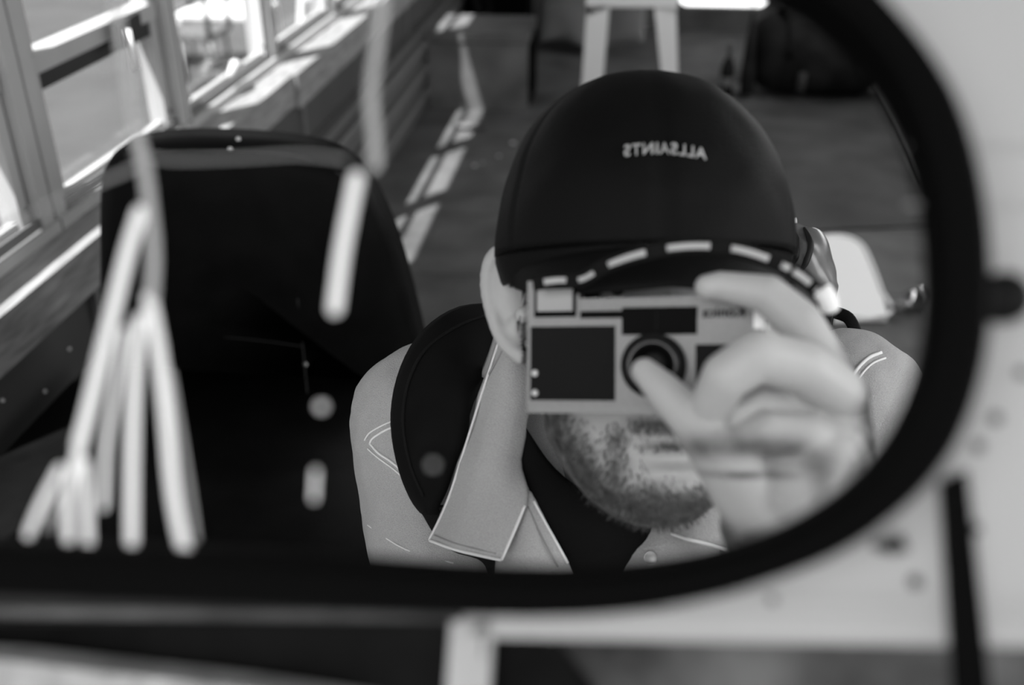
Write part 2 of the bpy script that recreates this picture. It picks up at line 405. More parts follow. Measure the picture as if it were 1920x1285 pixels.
def outdoor_chair(px, py, label):
    p = on_floor(px, py, -.3); t = empty('outdoor_chair', (p.x, p.y, -.56), label, 'chair', 'dark chairs outside the windows')
    x, y, z = p.x, p.y, -.56; m = M['alu_dark']
    pts = [Vector((x, y + .20*math.cos(a), z+.62+.24*math.sin(a))) for a in [math.pi*(1.15*k/14-.075) for k in range(15)]]
    bm = bmesh.new(); tube(bm, [Vector((x, y+.2, z+.42))]+pts+[Vector((x, y-.2, z+.42))], .02, 8); bm_obj('back_frame', bm, m, t, True)
    bm = bmesh.new(); add_box(bm, (x-.4, y-.21, z+.40), (x, y+.21, z+.44)); bm_obj('seat', bm, m, t, False, .01)
    for sx in (-.37, -.03):
        for sy in (-.18, .18):
            bm = bmesh.new(); tube(bm, [Vector((x+sx, y+sy, z+.41)), Vector((x+sx*1.05, y+sy*1.15, z))], .014, 8); bm_obj('leg', bm, m, t, True)
outdoor_chair(345, 60, 'dark round-backed chair outside, behind the window next to the centre post')
outdoor_chair(418, 105, 'dark chair outside, beneath the corner of the white table')

# ------------------------------------------------------------------ things on the floor of the bus
# white plastic chair far back (its front legs rise behind the cap)
Y_ = 4.85
def cy(px, py, y=Y_): return on_Y(px, py, y)
a0 = cy(1103, 10); a1 = cy(1267, 10)
ch = empty('plastic_chair', ((a0.x+a1.x)/2, Y_+.2, 0), 'white plastic chair with splayed legs standing behind the black cap', 'chair')
def leg_between(top_l, top_r, bot_l, bot_r, dy, name='leg'):
    bm = bmesh.new(); d = Vector((0, dy, 0)); vs = [bm.verts.new(v) for v in (top_l, top_r, bot_r, bot_l, top_l+d, top_r+d, bot_r+d, bot_l+d)]
    for f in ((0,1,2,3),(7,6,5,4),(0,4,5,1),(1,5,6,2),(2,6,7,3),(3,7,4,0)): bm.faces.new([vs[i] for i in f])
    return bm_obj(name, bm, M['plastic'], ch, False, .006)
def ext(p, q):   # run the line p->q on to the floor
    t = (0 - p.z)/(q.z - p.z); return p + (q-p)*t
for X in ((1101, 1143, 1092, 1131), (1226, 1268, 1240, 1271)):
    tl, tr = cy(X[0], 5), cy(X[1], 5); bl, br = cy(X[2], 140), cy(X[3], 140)
    BL, BR = ext(tl, bl), ext(tr, br); leg_between(tl, tr, BL, BR, .035)
    off = Vector((0, .42, 0)); leg_between(tl+off, tr+off, BL+off*1.1, BR+off*1.1, .035)
tz = a0.z
ap = [cy(1101, 8), cy(1268, 8), cy(1268, 22), cy(1225, 18), cy(1143, 18), cy(1101, 22)]
box('seat', (a0.x-.01, Y_-.01, tz), (a1.x+.01, Y_+.46, tz+.05), M['plastic'], ch, .012)
prism('apron', [cy(1101, -8), cy(1268, -8), cy(1268, 30), cy(1230, 14), cy(1140, 14), cy(1101, 30)], Vector((0, 1, 0)), .03, M['plastic'], ch, .003)
for sx in (0, 1):
    xx = a0.x+.02 if sx == 0 else a1.x-.02
    bm = bmesh.new(); tube(bm, [Vector((xx, Y_+.43, tz)), Vector((xx, Y_+.52, tz+.4))], .022, 8); bm_obj('back_post', bm, M['plastic'], ch, True)
box('backrest', (a0.x, Y_+.48, tz+.2), (a1.x, Y_+.52, tz+.42), M['plastic'], ch, .01)

# dark storage box with the sun stripe running up its front
p0, p1 = on_floor(782, 203), on_floor(990, 205); yb_ = p0.y; p0.x = max(p0.x, -.945)
zt = on_Y(860, 60, yb_).z
bx = empty('storage_box', ((p0.x+p1.x)/2, yb_, 0), 'dark square storage box on the floor with two sunlit stripes up its front', 'box')
box('body', (p0.x, yb_, 0), (p1.x, yb_+.42, zt-.05), M['boxmat'], bx, .01)
box('lid', (p0.x-.008, yb_-.008, zt-.045), (p1.x+.008, yb_+.43, zt), M['boxmat'], bx, .012)
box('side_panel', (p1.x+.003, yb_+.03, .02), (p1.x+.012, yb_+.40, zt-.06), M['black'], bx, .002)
# tall black bin behind it
q0, q1 = on_Y(925, 55, 5.9), on_Y(990, 55, 5.9)
bn = empty('black_bin', ((q0.x+q1.x)/2, 5.9, 0), 'tall black bin behind the striped storage box', 'bin')
box('body', (q0.x-.02, 5.9, 0), (q1.x, 6.2, .74), M['black'], bn, .015)
box('lid', (q0.x-.03, 5.89, .74), (q1.x+.01, 6.21, .78), M['black'], bn, .01)
q0, q1 = on_Y(872, 50, 6.1), on_Y(918, 50, 6.1)
bn = empty('black_bin', ((q0.x+q1.x)/2, 6.1, 0), 'narrower black bin between the wall and the tall black bin', 'bin')
box('body', (q0.x, 6.1, 0), (q1.x-.02, 6.35, .80), M['black'], bn, .015)
box('lid', (q0.x-.01, 6.09, .80), (q1.x-.01, 6.36, .83), M['black'], bn, .01)
# pale low shelf with a torn edge between box and chair
q0, q1 = on_Y(1010, 72, 6.1), on_Y(1098, 74, 6.1)
sh = empty('folded_sheet', ((q0.x+q1.x)/2, q0.y, 0), 'grey folded sheet draped over a low ledge beside the chair legs', 'sheet')
rows = []
for k in range(5):
    y = q0.y + .02 - .05*math.sin(k) * .3 + k*.13; z = [.07, .22, .26, .28, .28][k]
    rows.append([Vector((q0.x + (q1.x+.35-q0.x)*j/5, y + .03*math.sin(j*2.3+k), z + .02*math.sin(j*1.7))) for j in range(6)])
sheet('cloth', rows, .012, M['batten'], sh, 3)
# dark duffel bag at the right
q0, q1 = on_floor(1405, 192), on_floor(1665, 200)
dg_ = empty('duffel_bag', ((q0.x+q1.x)/2, q0.y, 0), 'big black duffel bag on the floor at the right end of the bus', 'bag')
bm = bmesh.new(); cx_, L_ = (q0.x+q1.x)/2, (q1.x-q0.x)/2
bmesh.ops.create_uvsphere(bm, u_segments=40, v_segments=24, radius=1)
for v in bm.verts:
    s = v.co.copy(); f = lambda t, e: math.copysign(abs(t)**e, t)
    v.co = Vector((cx_ + f(s.x, .55)*L_, q0.y+.27 + f(s.y, .7)*.26, .20 + f(s.z, .7)*.20 + .012*noise.noise(s*3)))
bm_obj('body', bm, M['bag'], dg_, True)
for xx in (-.17, .17):
    bm = bmesh.new(); tube(bm, [Vector((cx_+xx, q0.y+.02+.25*(1-math.cos(a)), .22+.21*math.sin(a))) for a in [math.pi*k/12 for k in range(13)]], .012, 8, (Vector((1,0,0)), 2.0)); bm_obj('strap', bm, M['strap_black'], dg_, True)
bm = bmesh.new(); tube(bm, [Vector((cx_-.10, q0.y-.012, .06)), Vector((cx_-.10, q0.y-.012, .16))], .022, 8); bm_obj('buckle', bm, M['mat_dark'], dg_, True)
# folded umbrella leaning on the bag
q = on_floor(1398, 185)
um = empty('folded_umbrella', (q.x, q.y, 0), 'folded dark umbrella standing against the black duffel bag', 'umbrella')
tube_obj('canopy', [Vector((q.x, q.y, .02)), Vector((q.x, q.y+.02, .12)), Vector((q.x, q.y+.06, .30)), Vector((q.x, q.y+.09, .42))], [.035, .04, .022, .006], M['bag'], um)
tube_obj('tip', [Vector((q.x, q.y+.09, .42)), Vector((q.x, q.y+.105, .47))], .004, M['alu_dark'], um)
# little bottle and white cup beside it
def lathe(name, c, prof, m, parent, ax=Vector((0,0,1)), seg=20):
    q_ = ax.to_track_quat('Z', 'Y').to_matrix(); bm = bmesh.new(); rings = []
    for r_, h_ in prof: rings.append([bm.verts.new(c + q_ @ Vector((r_*math.cos(2*math.pi*j/seg), r_*math.sin(2*math.pi*j/seg), h_))) for j in range(seg)])
    for i in range(len(prof)-1):
        for j in range(seg): bm.faces.new((rings[i][j], rings[i][(j+1)%seg], rings[i+1][(j+1)%seg], rings[i+1][j]))
    bm.faces.new(rings[0][::-1]); bm.faces.new(rings[-1]); return bm_obj(name, bm, m, parent, True)
q = on_floor(1360, 178)
bt = empty('glass_bottle', q, 'small dark bottle with a pale neck and label, standing left of the umbrella', 'bottle')
lathe('body', q, [(.034, 0), (.036, .02), (.036, .14), (.028, .17), (.012, .20)], M['bag'], bt)
lathe('neck', q, [(.012, .20), (.011, .26), (.013, .262), (.013, .275)], M['batten'], bt)
lathe('label', q+Vector((0,0,.05)), [(.0365, 0), (.0370, .001), (.0370, .045), (.0365, .046)], M['batten'], bt)
q = on_floor(1386, 176); cp = empty('paper_cup', q, 'small white cup lying between the little bottle and the umbrella', 'cup')
lathe('cup_body', q+Vector((-.035,0,.03)), [(.020, 0), (.030, .075), (.032, .078), (.028, .078), (.018, .004)], M['paper'], cp, Vector((1, .1, .0)))
# rubber mat with a metal edge at the right, and a rag on the left
m0, m1, m2, m3 = on_floor(1400, 205), on_floor(1640, 175), on_floor(1755, 425), on_floor(1440, 440)
mt_ = empty('floor_mat', m0, 'dark rubber mat with a thin pale edge, on the floor beside the duffel bag', 'mat')
prism('mat_sheet', [Vector((p.x, p.y, .001)) for p in (m0, m1, m2, m3)], Vector((0,0,1)), .008, M['mat_dark'], mt_, .002)
tube_obj('edging', [Vector((p.x, p.y, .012)) for p in (on_floor(1643, 165), on_floor(1685, 240), on_floor(1735, 345))], .014, M['batten'], mt_, 8)
# sheet joints in the floor
for py in (512, 398):
    a = on_floor(770, py, 0); b_ = on_floor(1500, py, 0)
    tag(box('trim_%d' % (4 if py == 512 else 5), (-.7, a.y, 0), (1.5, a.y+.006, .0015), M['wall']), kind='structure')
# specks of litter
for (px, py, s, lb_) in ((890, 312, .006, 'pale scrap on the dark floor, the one closest to the sunlit strip'), (935, 294, .005, 'pale round scrap on the floor in the middle of the litter by the black cap'), (962, 270, .008, 'largest pale scrap on the floor, right beside the black cap'), (905, 306, .003, 'smallest pale crumb on the floor between two bigger scraps')):
    p = on_floor(px, py); bm = bmesh.new(); ball(bm, p+Vector((0,0,s*.6)), s, u=7, v=5, s=(1.6,1,.7)); o = bm_obj('paper_scrap', bm, M['paper'], None)
    tag(o, lb_, 'scrap', 'paper scraps on the floor')
# leaf in the sun
q = on_floor(880, 243)
o = sheet('dry_leaf', [[q+Vector((-.07+.05*j, .02*math.sin(k*1.5)+.035*(k-1)*math.sin(math.pi*(j+.3)/3.6), .012+.012*math.sin(k+j))) for j in range(4)] for k in range(3)], .002, M['batten'], None, 3)
tag(o, 'curled dry leaf on the floor beside the sunlit strip', 'leaf')
# white tray and clear bottle at the right
tr_ = [on_floor(px, py, .0) for px, py in ((1480, 604), (1662, 604), (1652, 560), (1630, 500), (1614, 470), (1590, 456), (1560, 453), (1530, 458), (1480, 470))]
ty = empty('white_tray', tr_[1], 'bright white tray with rounded corners lying on the floor behind the backpack', 'tray')
prism('tray_plate', [p+Vector((0,0,.002)) for p in tr_], Vector((0,0,1)), .018, M['paint_white'], ty, .006)
cl_ = catmull([p+Vector((0,0,.024)) for p in tr_], 3, True)
tube_obj('rim', cl_ + [cl_[0]], .006, M['paint_white'], ty, 8)
q = on_floor(1680, 578, .035); q2 = on_floor(1738, 552, .035); ax = (q2-q).normalized(); Lb = (q2-q).length
pb = empty('plastic_bottle', q, 'clear crumpled plastic bottle lying beside the white tray', 'bottle')
lathe('body', q, [(.012, .03), (.032, .06), (.034, .09), (.030, .11), (.034, .13), (.034, Lb-.02), (.024, Lb)], M['clear_plastic'], pb, ax)
lathe('bottle_cap', q, [(.015, 0), (.016, .004), (.016, .028), (.013, .03)], M['batten'], pb, ax)
lathe('label', q, [(.0345, .10), (.035, .101), (.035, .12), (.0345, .121)], M['batten'], pb, ax)

# ------------------------------------------------------------------ the driver's seat
YS = 1.50
st = empty('driver_seat', (-.55, YS, 0), 'black padded high-back seat with rounded top beside the window ledge', 'seat')
def sp(px, py, y=YS): return on_Y(px, py, y)
outl = [(194, 640), (193, 480), (194, 360), (203, 305), (235, 272), (320, 258), (430, 259), (540, 268), (620, 288), (675, 330), (715, 400), (745, 480), (770, 570), (790, 660), (800, 760)]
top = [sp(*p) for p in outl]
zb = .42
left_x, right_x = top[0].x, top[-1].x
pts = [Vector((left_x, YS, zb))] + top + [Vector((right_x+.01, YS, zb))]
def lean(p): return Vector((p.x, p.y + (p.z-.93)*.0, p.z))
bm = bmesh.new()
# pillow slab: concentric rings bulging towards the front
cpt = Vector(((left_x+right_x)/2, YS, .68)); pp = []
for i in range(len(pts)): pp.append(pts[i])
dense = catmull(pp, 4, False); n = len(dense)
rings = []
for s, b in ((1.0, 0.05), (1.0, .0), (.985, -.018), (.95, -.032), (.85, -.044), (.6, -.052), (.3, -.055)):
    rings.append([bm.verts.new(Vector((cpt.x+(p.x-cpt.x)*s, YS + b + (.0 if s > .9 else .0), cpt.z+(p.z-cpt.z)*s))) for p in dense])
for a, b_ in zip(rings[:-1], rings[1:]):
    for j in range(n): bm.faces.new((a[j], a[(j+1)%n], b_[(j+1)%n], b_[j]))
cv = bm.verts.new(Vector((cpt.x, YS-.056, cpt.z)))
for j in range(n): bm.faces.new((rings[-1][j], rings[-1][(j+1)%n], cv))
bm.faces.new(rings[0][::-1])
back = bm_obj('backrest', bm, M['leather'], st, True); bb = bvh_of(back.data)
sl = lambda P, r_: tube_obj('seam', catmull([drape(bb, x, y, .0005, 1.7) for x, y in P], 4), r_, M['seam'], back, 6)
sl([(558, 560), (568, 650), (578, 760), (584, 860)], .0016)
sl([(420, 632), (500, 640), (568, 650)], .0012)
sl([(225, 305), (330, 283), (450, 285), (560, 294), (640, 330)], .0018)
for px, py in ((432, 281), (447, 262), (573, 683)):
    p = drape(bb, px, py, .001, 1.7); bm = bmesh.new(); ball(bm, p, .004, u=8, v=6); bm_obj('water_drop', bm, M['silver_hi'], back, True)
box('cushion', (left_x-.01, .78, .34), (right_x+.03, YS+.03, .50), M['leather'], st, .05, None, True)
sc_ = bpy.data.objects.get('cushion')
box('pedestal', (left_x+.12, 1.0, 0), (right_x-.12, 1.36, .34), M['black'], st, .01)

# ------------------------------------------------------------------ the mirror
NM = Vector((.1427, -.0254, .9894)).normalized()          # mirror normal in the lens frame
n_w = (cw(*NM) - EYE).normalized(); P_M = EYE + n_w * .2875
u_w = (ROT @ Vector((0, 1, 0))); u_w = (u_w - n_w*u_w.dot(n_w)).normalized(); r_w = n_w.cross(u_w)
if r_w.dot(ROT @ Vector((1,0,0))) < 0: r_w = -r_w
def mp(px, py, off=0.0): return plane_hit(px, py, P_M + n_w*off, n_w)
inner = [(1448,-30),(1530,15),(1610,85),(1670,170),(1712,270),(1738,380),(1746,480),(1744,590),(1726,690),(1690,780),(1640,860),(1570,930),(1470,990),(1370,1028),(1250,1052),(1100,1066),(950,1066),(750,1054),(500,1036),(250,1024),(0,1014),(-500,1000),(-900,960),(-1150,850),(-1290,650),(-1330,400),(-1290,150),(-1150,-60),(-900,-170),(-500,-210),(0,-215),(500,-205),(950,-170),(1250,-115)]
outer = [(1590,-65),(1665,10),(1735,95),(1790,185),(1824,280),(1845,380),(1855,480),(1855,590),(1842,690),(1812,790),(1765,875),(1690,955),(1585,1030),(1455,1085),(1320,1125),(1170,1150),(990,1158),(760,1152),(500,1140),(250,1130),(0,1120),(-520,1110),(-960,1065),(-1250,920),(-1400,680),(-1440,400),(-1400,110),(-1240,-150),(-950,-275),(-520,-315),(0,-320),(500,-310),(1000,-275),(1350,-200)]
mir = empty('mirror', mp(300, 1090), 'big round-cornered bus mirror with a thick black rubber rim', 'mirror')
li = [mp(*p) for p in inner]; lo = [mp(*p) for p in outer]
li = catmull(li, 5, True); lo = catmull(lo, 5, True); N_ = len(li)
bm = bmesh.new(); prof = ((0, .006), (0, .0), (.04, -.006), (.16, -.0095), (.40, -.009), (.50, -.0075), (.60, -.0095), (.78, -.009), (.92, -.005), (1.0, .002), (1.0, .016), (.5, .018))
rings = [[bm.verts.new(a.lerp(b_, t) + n_w*h_) for a, b_ in zip(li, lo)] for t, h_ in prof]
for k in range(len(prof)):
    a, b_ = rings[k], rings[(k+1) % len(prof)]
    for j in range(N_): bm.faces.new((a[j], a[(j+1)%N_], b_[(j+1)%N_], b_[j]))
bm_obj('rubber_rim', bm, M['rubber'], mir, True)
# housing ring behind the rim
bm = bmesh.new(); r1 = [[bm.verts.new(a.lerp(b_, t) + n_w*h_) for a, b_ in zip(li, lo)] for t, h_ in ((.30, .016), (.75, .016), (.75, .026), (.30, .026))]
for k in range(4):
    a, b_ = r1[k], r1[(k+1)%4]
    for j in range(N_): bm.faces.new((a[j], a[(j+1)%N_], b_[(j+1)%N_], b_[j]))
bm_obj('housing', bm, M['black'], mir, True)
# pale marks dried on the glass: thin runs of paint, and drops
def streak(P, w, m, name='paint_streak', lab=None):
    pts = catmull([mp(x, y, -.0005) for x, y in P], 5)
    r_ = w*.155e-3*.5*.9; a_, b_ = (pts[0]-pts[1]).normalized(), (pts[-1]-pts[-2]).normalized()
    pts = [pts[0]+a_*r_, pts[0]+a_*r_*.8, pts[0]+a_*r_*.4] + pts + [pts[-1]+b_*r_*.4, pts[-1]+b_*r_*.8, pts[-1]+b_*r_]
    rad = [r_*.15, r_*.6, r_*.92] + [r_]*(len(pts)-6) + [r_*.92, r_*.6, r_*.15]; n = len(pts)
    o = tube_obj(name, pts, rad, m, mir, 8, (n_w, .12))
    if lab: o['label'] = lab
S, D = M['streak'], M['streak_dim']
streak([(262,400),(240,470),(215,570),(190,670),(168,760),(148,835)], 34, S, lab='bright slanting streak of dried paint')
streak([(150,840),(132,900),(127,950),(128,1010)], 27, S)
streak([(158,870),(162,940),(165,1018)], 26, S)
streak([(112,880),(85,930),(66,970),(53,1003)], 22, S)
streak([(108,930),(96,960),(90,990)], 16, D)
streak([(232,620),(214,740),(200,830),(196,900),(194,950)], 18, S)
streak([(262,600),(252,720),(248,850),(247,930),(247,1015)], 30, S)
streak([(280,560),(298,660),(312,780),(322,900),(334,980),(347,1035)], 32, S)
streak([(318,700),(338,820),(355,930),(366,1010)], 12, D)  # ghost reflection of the run above, built as a dim streak
streak([(215,0),(228,90),(243,190),(260,270)], 22, D)
streak([(256,250),(272,320),(282,400),(288,480),(284,560)], 30, D)
streak([(250,290),(330,300),(450,296),(560,290),(650,300)], 9, M['streak_faint'])
streak([(-20,440),(90,385),(180,345),(260,312)], 12, M['streak_faint'])
streak([(718,0),(706,90),(696,180),(702,250),(704,310)], 26, D)
streak([(668,335),(655,400),(642,470),(634,530),(628,578)], 32, S, lab='bright short streak of dried paint, alone right of the bundle')
for px, py, r_, m in ((603, 763, .0009, S), (812, 872, .0007, D)):
    bm = bmesh.new(); ball(bm, mp(px, py, -.0003), r_*1.7, u=10, v=8); o = bm_obj('paint_drop', bm, m, mir, True)
streak([(592,885),(590,915),(589,935)], 13, S, 'paint_drop')

# ------------------------------------------------------------------ the metal panel the mirror hangs on, and what is below it
OFF = .020
wf = empty('wall_front', mp(1880, 400, OFF), kind='structure')
def ring_panel(name, outer_pts, m, off, th=.004):
    """plate around the mirror: from the mid line of the rim out to a big rectangle"""
    mid = [a.lerp(b_, .55) + n_w*off for a, b_ in zip(li, lo)]
    cen = sum(mid, Vector())/len(mid); bm = bmesh.new(); vs0, vs1 = [], []
    x0, x1, y0, y1 = outer_pts
    for p in mid:
        d = p - cen; dx, dy = d.dot(r_w), d.dot(u_w)
        c_ = cen - P_M; ox, oy = c_.dot(r_w), c_.dot(u_w)
        s = 1e9
        if dx > 1e-9: s = min(s, (x1-ox)/dx)
        if dx < -1e-9: s = min(s, (x0-ox)/dx)
        if dy > 1e-9: s = min(s, (y1-oy)/dy)
        if dy < -1e-9: s = min(s, (y0-oy)/dy)
        vs0.append(bm.verts.new(p)); vs1.append(bm.verts.new(cen + d*s))
    k = len(mid)
    b0 = [bm.verts.new(v.co + n_w*th) for v in vs0]; b1 = [bm.verts.new(v.co + n_w*th) for v in vs1]
    for j in range(k):
        jj = (j+1) % k
        bm.faces.new((vs0[j], vs0[jj], vs1[jj], vs1[j])); bm.faces.new((b0[j], b1[j], b1[jj], b0[jj]))
        bm.faces.new((vs0[j], b0[j], b0[jj], vs0[jj])); bm.faces.new((vs1[j], vs1[jj], b1[jj], b1[j]))
    return bm_obj(name, bm, m, wf)
def pm(p): d = p - P_M; return d.dot(r_w), d.dot(u_w)
yb0 = pm(mp(880, 1136, OFF))[1]
ring_panel('panel', (pm(mp(-1750, 600, OFF))[0], pm(mp(2300, 600, OFF))[0], yb0 - .0, pm(mp(900, -560, OFF))[1]), M['panel'], OFF)
def strip(name, P, off, m, th=.003, parent=None, bevel=.0006, away=True):
    return prism(name, [mp(x, y, off) for x, y in P], n_w*(1 if away else -1), th, m, parent or wf, bevel)
strip('panel', [(922,1100),(2300,1120),(2300,1214),(922,1190)], OFF-.0004, M['panel'], .004)
# pressed ridges along the foot of the panel
strip('ridge', [(930,1108),(2200,1142),(2200,1148),(930,1114)], OFF-.0012, M['panel'], .0012)
strip('ridge', [(930,1142),(2200,1166),(2200,1172),(930,1148)], OFF-.0012, M['panel'], .0012)
strip('ridge', [(1700,268),(2200,268),(2200,276),(1700,276)], OFF-.0012, M['panel'], .0012)
strip('ridge', [(1700,380),(2200,384),(2200,390),(1700,386)], OFF-.0010, M['panel'], .0010)
# small holes and screws in the panel
for px, py, r_ in ((1868,785,.0018),(1835,838,.0018),(1716,1092,.0020),(1448,1124,.0015),(1828,992,.0018),(1916,700,.0016)):
    bm = bmesh.new(); ball(bm, mp(px, py, OFF-.0004), r_, u=10, v=6); bm_obj('screw', bm, M['panel_dark'], wf, True)
tube_obj('clip', [mp(1640, 1024, OFF-.002), mp(1672, 1026, OFF-.004), mp(1695, 1017, OFF-.004)], [.0012, .0022, .0026], M['panel_dark'], wf, 8)
kn = wf
lathe('knob', mp(1872, 560, OFF-.0005), [(.0065, 0), (.0075, .001), (.0075, .006), (.006, .008)], M['rubber_soft'], kn, -n_w)
lathe('stem', mp(1872, 560, OFF+.001), [(.003, 0), (.003, .002)], M['black'], kn, -n_w)
# slanting black bar in front of the panel
ba = empty('black_bar', mp(1830, 1250, OFF-.006), 'slanting flat black bar crossing the pale panel below the mirror', 'bar')
strip('bar_body', [(1768,908),(1814,886),(1862,1330),(1794,1330)], OFF-.006, M['black'], .0045, ba, .0008)
strip('bolt', [(1786,925),(1798,921),(1801,933),(1789,937)], OFF-.0075, M['blotchy_black'], .0015, ba, .0004)
# recess under the panel
w2 = empty('wall_lower', mp(1300, 1260, .07), kind='structure')
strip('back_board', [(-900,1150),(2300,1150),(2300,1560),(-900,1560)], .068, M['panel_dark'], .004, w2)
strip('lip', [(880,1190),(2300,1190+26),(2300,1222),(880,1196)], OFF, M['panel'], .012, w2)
strip('recess_shade', [(-900,1168),(836,1172),(836,1300),(-900,1300)], .045, M['blotchy_black'], .004, w2)  # near-black plate standing in for the shade of the recess
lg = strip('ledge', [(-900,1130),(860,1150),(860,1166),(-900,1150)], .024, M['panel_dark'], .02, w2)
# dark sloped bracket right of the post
strip('bracket', [(918,1178),(985,1180),(1050,1230),(1130,1330),(918,1330)], .040, M['blotchy_black'], .01, w2)
po = empty('white_post', mp(880, 1250, .03), 'short white metal post under the mirror rim', 'post')
strip('post_face', [(846,1150),(915,1150),(900,1345),(832,1345)], .030, M['post_paint'], .006, po)
strip('post_edge', [(906,1152),(924,1152),(912,1345),(900,1345)], .0285, M['post_paint'], .006, po)
strip('crack', [(908,1170),(912,1172),(906,1235),(903,1232)], .0282, M['blotchy_black'], .0006, po, 0)
sl_ = empty('stone_slab', mp(200, 1280, .022), 'pale mottled stone slab at the lower left edge', 'slab')
strip('slab_body', [(-700,1196),(0,1238),(440,1290),(700,1330),(-700,1450)], .022, M['marble'], .016, sl_, .001)

# ------------------------------------------------------------------ the man
Xc, Yc, Zc = ROT @ Vector((1,0,0)), ROT @ Vector((0,1,0)), ROT @ Vector((0,0,1))   # right, up, towards the mirror
HC = Q(1203, 560, .70)
HY = R(6); hx = (Xc*math.cos(HY) - Zc*math.sin(HY)).normalized(); hz = (Xc*math.sin(HY) + Zc*math.cos(HY)).normalized(); hy = Yc
def Hd(x, y, z): return HC + hx*x + hy*y + hz*z
keys = [(.128, .000, .000, .000), (.122, .030, .030, .035), (.105, .055, .055, .070), (.075, .073, .076, .095), (.04, .080, .084, .105), (0, .0815, .084, .105), (-.04, .078, .084, .090), (-.07, .074, .084, .065), (-.095, .069, .084, .045), (-.118, .058, .082, .030), (-.135, .044, .076, .015), (-.147, .028, .066, .0), (-.153, .012, .05, -.015), (-.154, 0, .035, -.035)]
def lerpkeys(h):
    for a, b_ in zip(keys[:-1], keys[1:]):
        if a[0] >= h >= b_[0]:
            t = (a[0]-h)/(a[0]-b_[0]); return [a[i]+(b_[i]-a[i])*t for i in (1,2,3)]
    return [0, 0, 0]
g = lambda x, s: math.exp(-(x/s)**2)
def face_dz(x, h):
    d = 0
    if -.085 < h < .02:
        t = min(1, max(0, (-h+.005)/.07)); ridge = .004 + .024*t
        if h < -.066: ridge *= max(0, 1 - ((-.066-h)/.016)**1.2)
        d += ridge*g(x, .008+.007*t)
        if h < -.045: d += .008*g(abs(x)-.014, .006)*g(h+.066, .011)
    d += .006*g(h-.028, .012)*g(x, .05)
    d -= .012*g(abs(x)-.032, .016)*g(h-.002, .015)
    d += .004*g(abs(x)-.045, .02)*g(h+.035, .02)
    d += .0050*g(h+.0895, .0045)*g(x, .022)
    d -= .0065*g(h+.0955, .0026)*g(x, .022)
    d += .0060*g(h+.1025, .0050)*g(x, .018)
    d -= .004*g(h+.113, .004)*g(x, .02)
    d += .007*g(h+.130, .012)*g(x, .022)
    return d
def head_bm():
    bm = Solid(); hs = []
    h = .128
    while h > -.154: hs.append(h); h -= .0022
    hs.append(-.154); seg = 110; rings = []
    for h in hs:
        w, f, b_ = lerpkeys(h); w, f, b_ = max(w, .002), f, b_
        zc = (f-b_)/2; zr = max((f+b_)/2, .002); ring = []
        for j in range(seg):
            a = 2*math.pi*j/seg; x = w*math.copysign(abs(math.cos(a))**.9, math.cos(a)); s = math.sin(a); z = zc + zr*math.copysign(abs(s)**.9, s)
            if s > 0: z += face_dz(x, h) * min(1, s*2)
            ring.append(len(bm.v)); bm.v.append(Hd(x, h, z))
        rings.append(ring)
    for a, b_ in zip(rings[:-1], rings[1:]):
        for j in range(seg): bm.f.append((a[j], b_[j], b_[(j+1)%seg], a[(j+1)%seg]))
    bm.f.append(tuple(rings[0])); bm.f.append(tuple(rings[-1][::-1])); return bm
bm = head_bm()
# ears
for s in (-1, 1):
    e = [(.083, .028, -.004), (.094, .034, -.012), (.104, .028, -.018), (.107, .010, -.018), (.103, -.012, -.014), (.096, -.030, -.008), (.086, -.040, .0)]
    pts = catmull([Hd(s*x, y, z) for x, y, z in e], 3)
    for p, p2 in zip(pts[:-1], pts[1:]): add_ball(bm, p, .0062, 10); add_tube(bm, p, p2, .0058, .0058, 10)
    add_ball(bm, pts[-1], .0062, 10)
    for (x, y, z, r_) in ((.088, .010, -.012, .014), (.092, -.006, -.012, .012), (.087, -.022, -.006, .011), (.088, -.034, -.003, .008), (.084, .02, -.008, .012)):
        add_ball(bm, Hd(s*x, y, z), r_, 12, Matrix((hx, hy, hz)).transposed(), (.75, 1, .35))
    add_ball(bm, Hd(s*.084, -.012, .006), .0065, 10)
    add_ball(bm, Hd(s*.090, .002, -.014), .034, 16, Matrix((hx, hy, hz)).transposed(), (.42, .95, .22))
# neck and trunk
chain(bm, [(Hd(0, -.075, -.045), .054), (Q(1175, 890, .86), .056), (Q(1170, 1000, .94), .066)])
chain(bm, [(Q(860, 810, .93), .058), (Q(1160, 900, .93), .07), (Q(1560, 800, .90), .055)])
chain(bm, [(Q(1190, 1030, .97), .12), (Q(1190, 1500, .93), .12)])
# left arm hangs, right arm is raised to the camera
chain(bm, [(Q(815, 820, .93), .050), (Q(830, 1250, .90), .042), (Q(960, 1500, .78), .030)])
Wr = Q(1500, 1010, .520)
chain(bm, [(Q(1590, 790, .89), .050), (Q(1700, 1230, .80), .043), (Q(1640, 1260, .66), .038), (Wr, .027)])
hl_ = Q(960, 1500, .78)   # left hand, below the picture
for k in range(4): chain(bm, [(hl_, .022), (hl_+Xc*(.02*k-.03)-Yc*.07, .0105), (hl_+Xc*(.02*k-.03)-Yc*.11+Zc*.015, .008)], 10)
chain(bm, [(hl_, .02), (hl_+Xc*.045-Yc*.04, .010), (hl_+Xc*.055-Yc*.065, .008)], 10)
body_me = remeshed('person', bm, .0019, 3, .5)

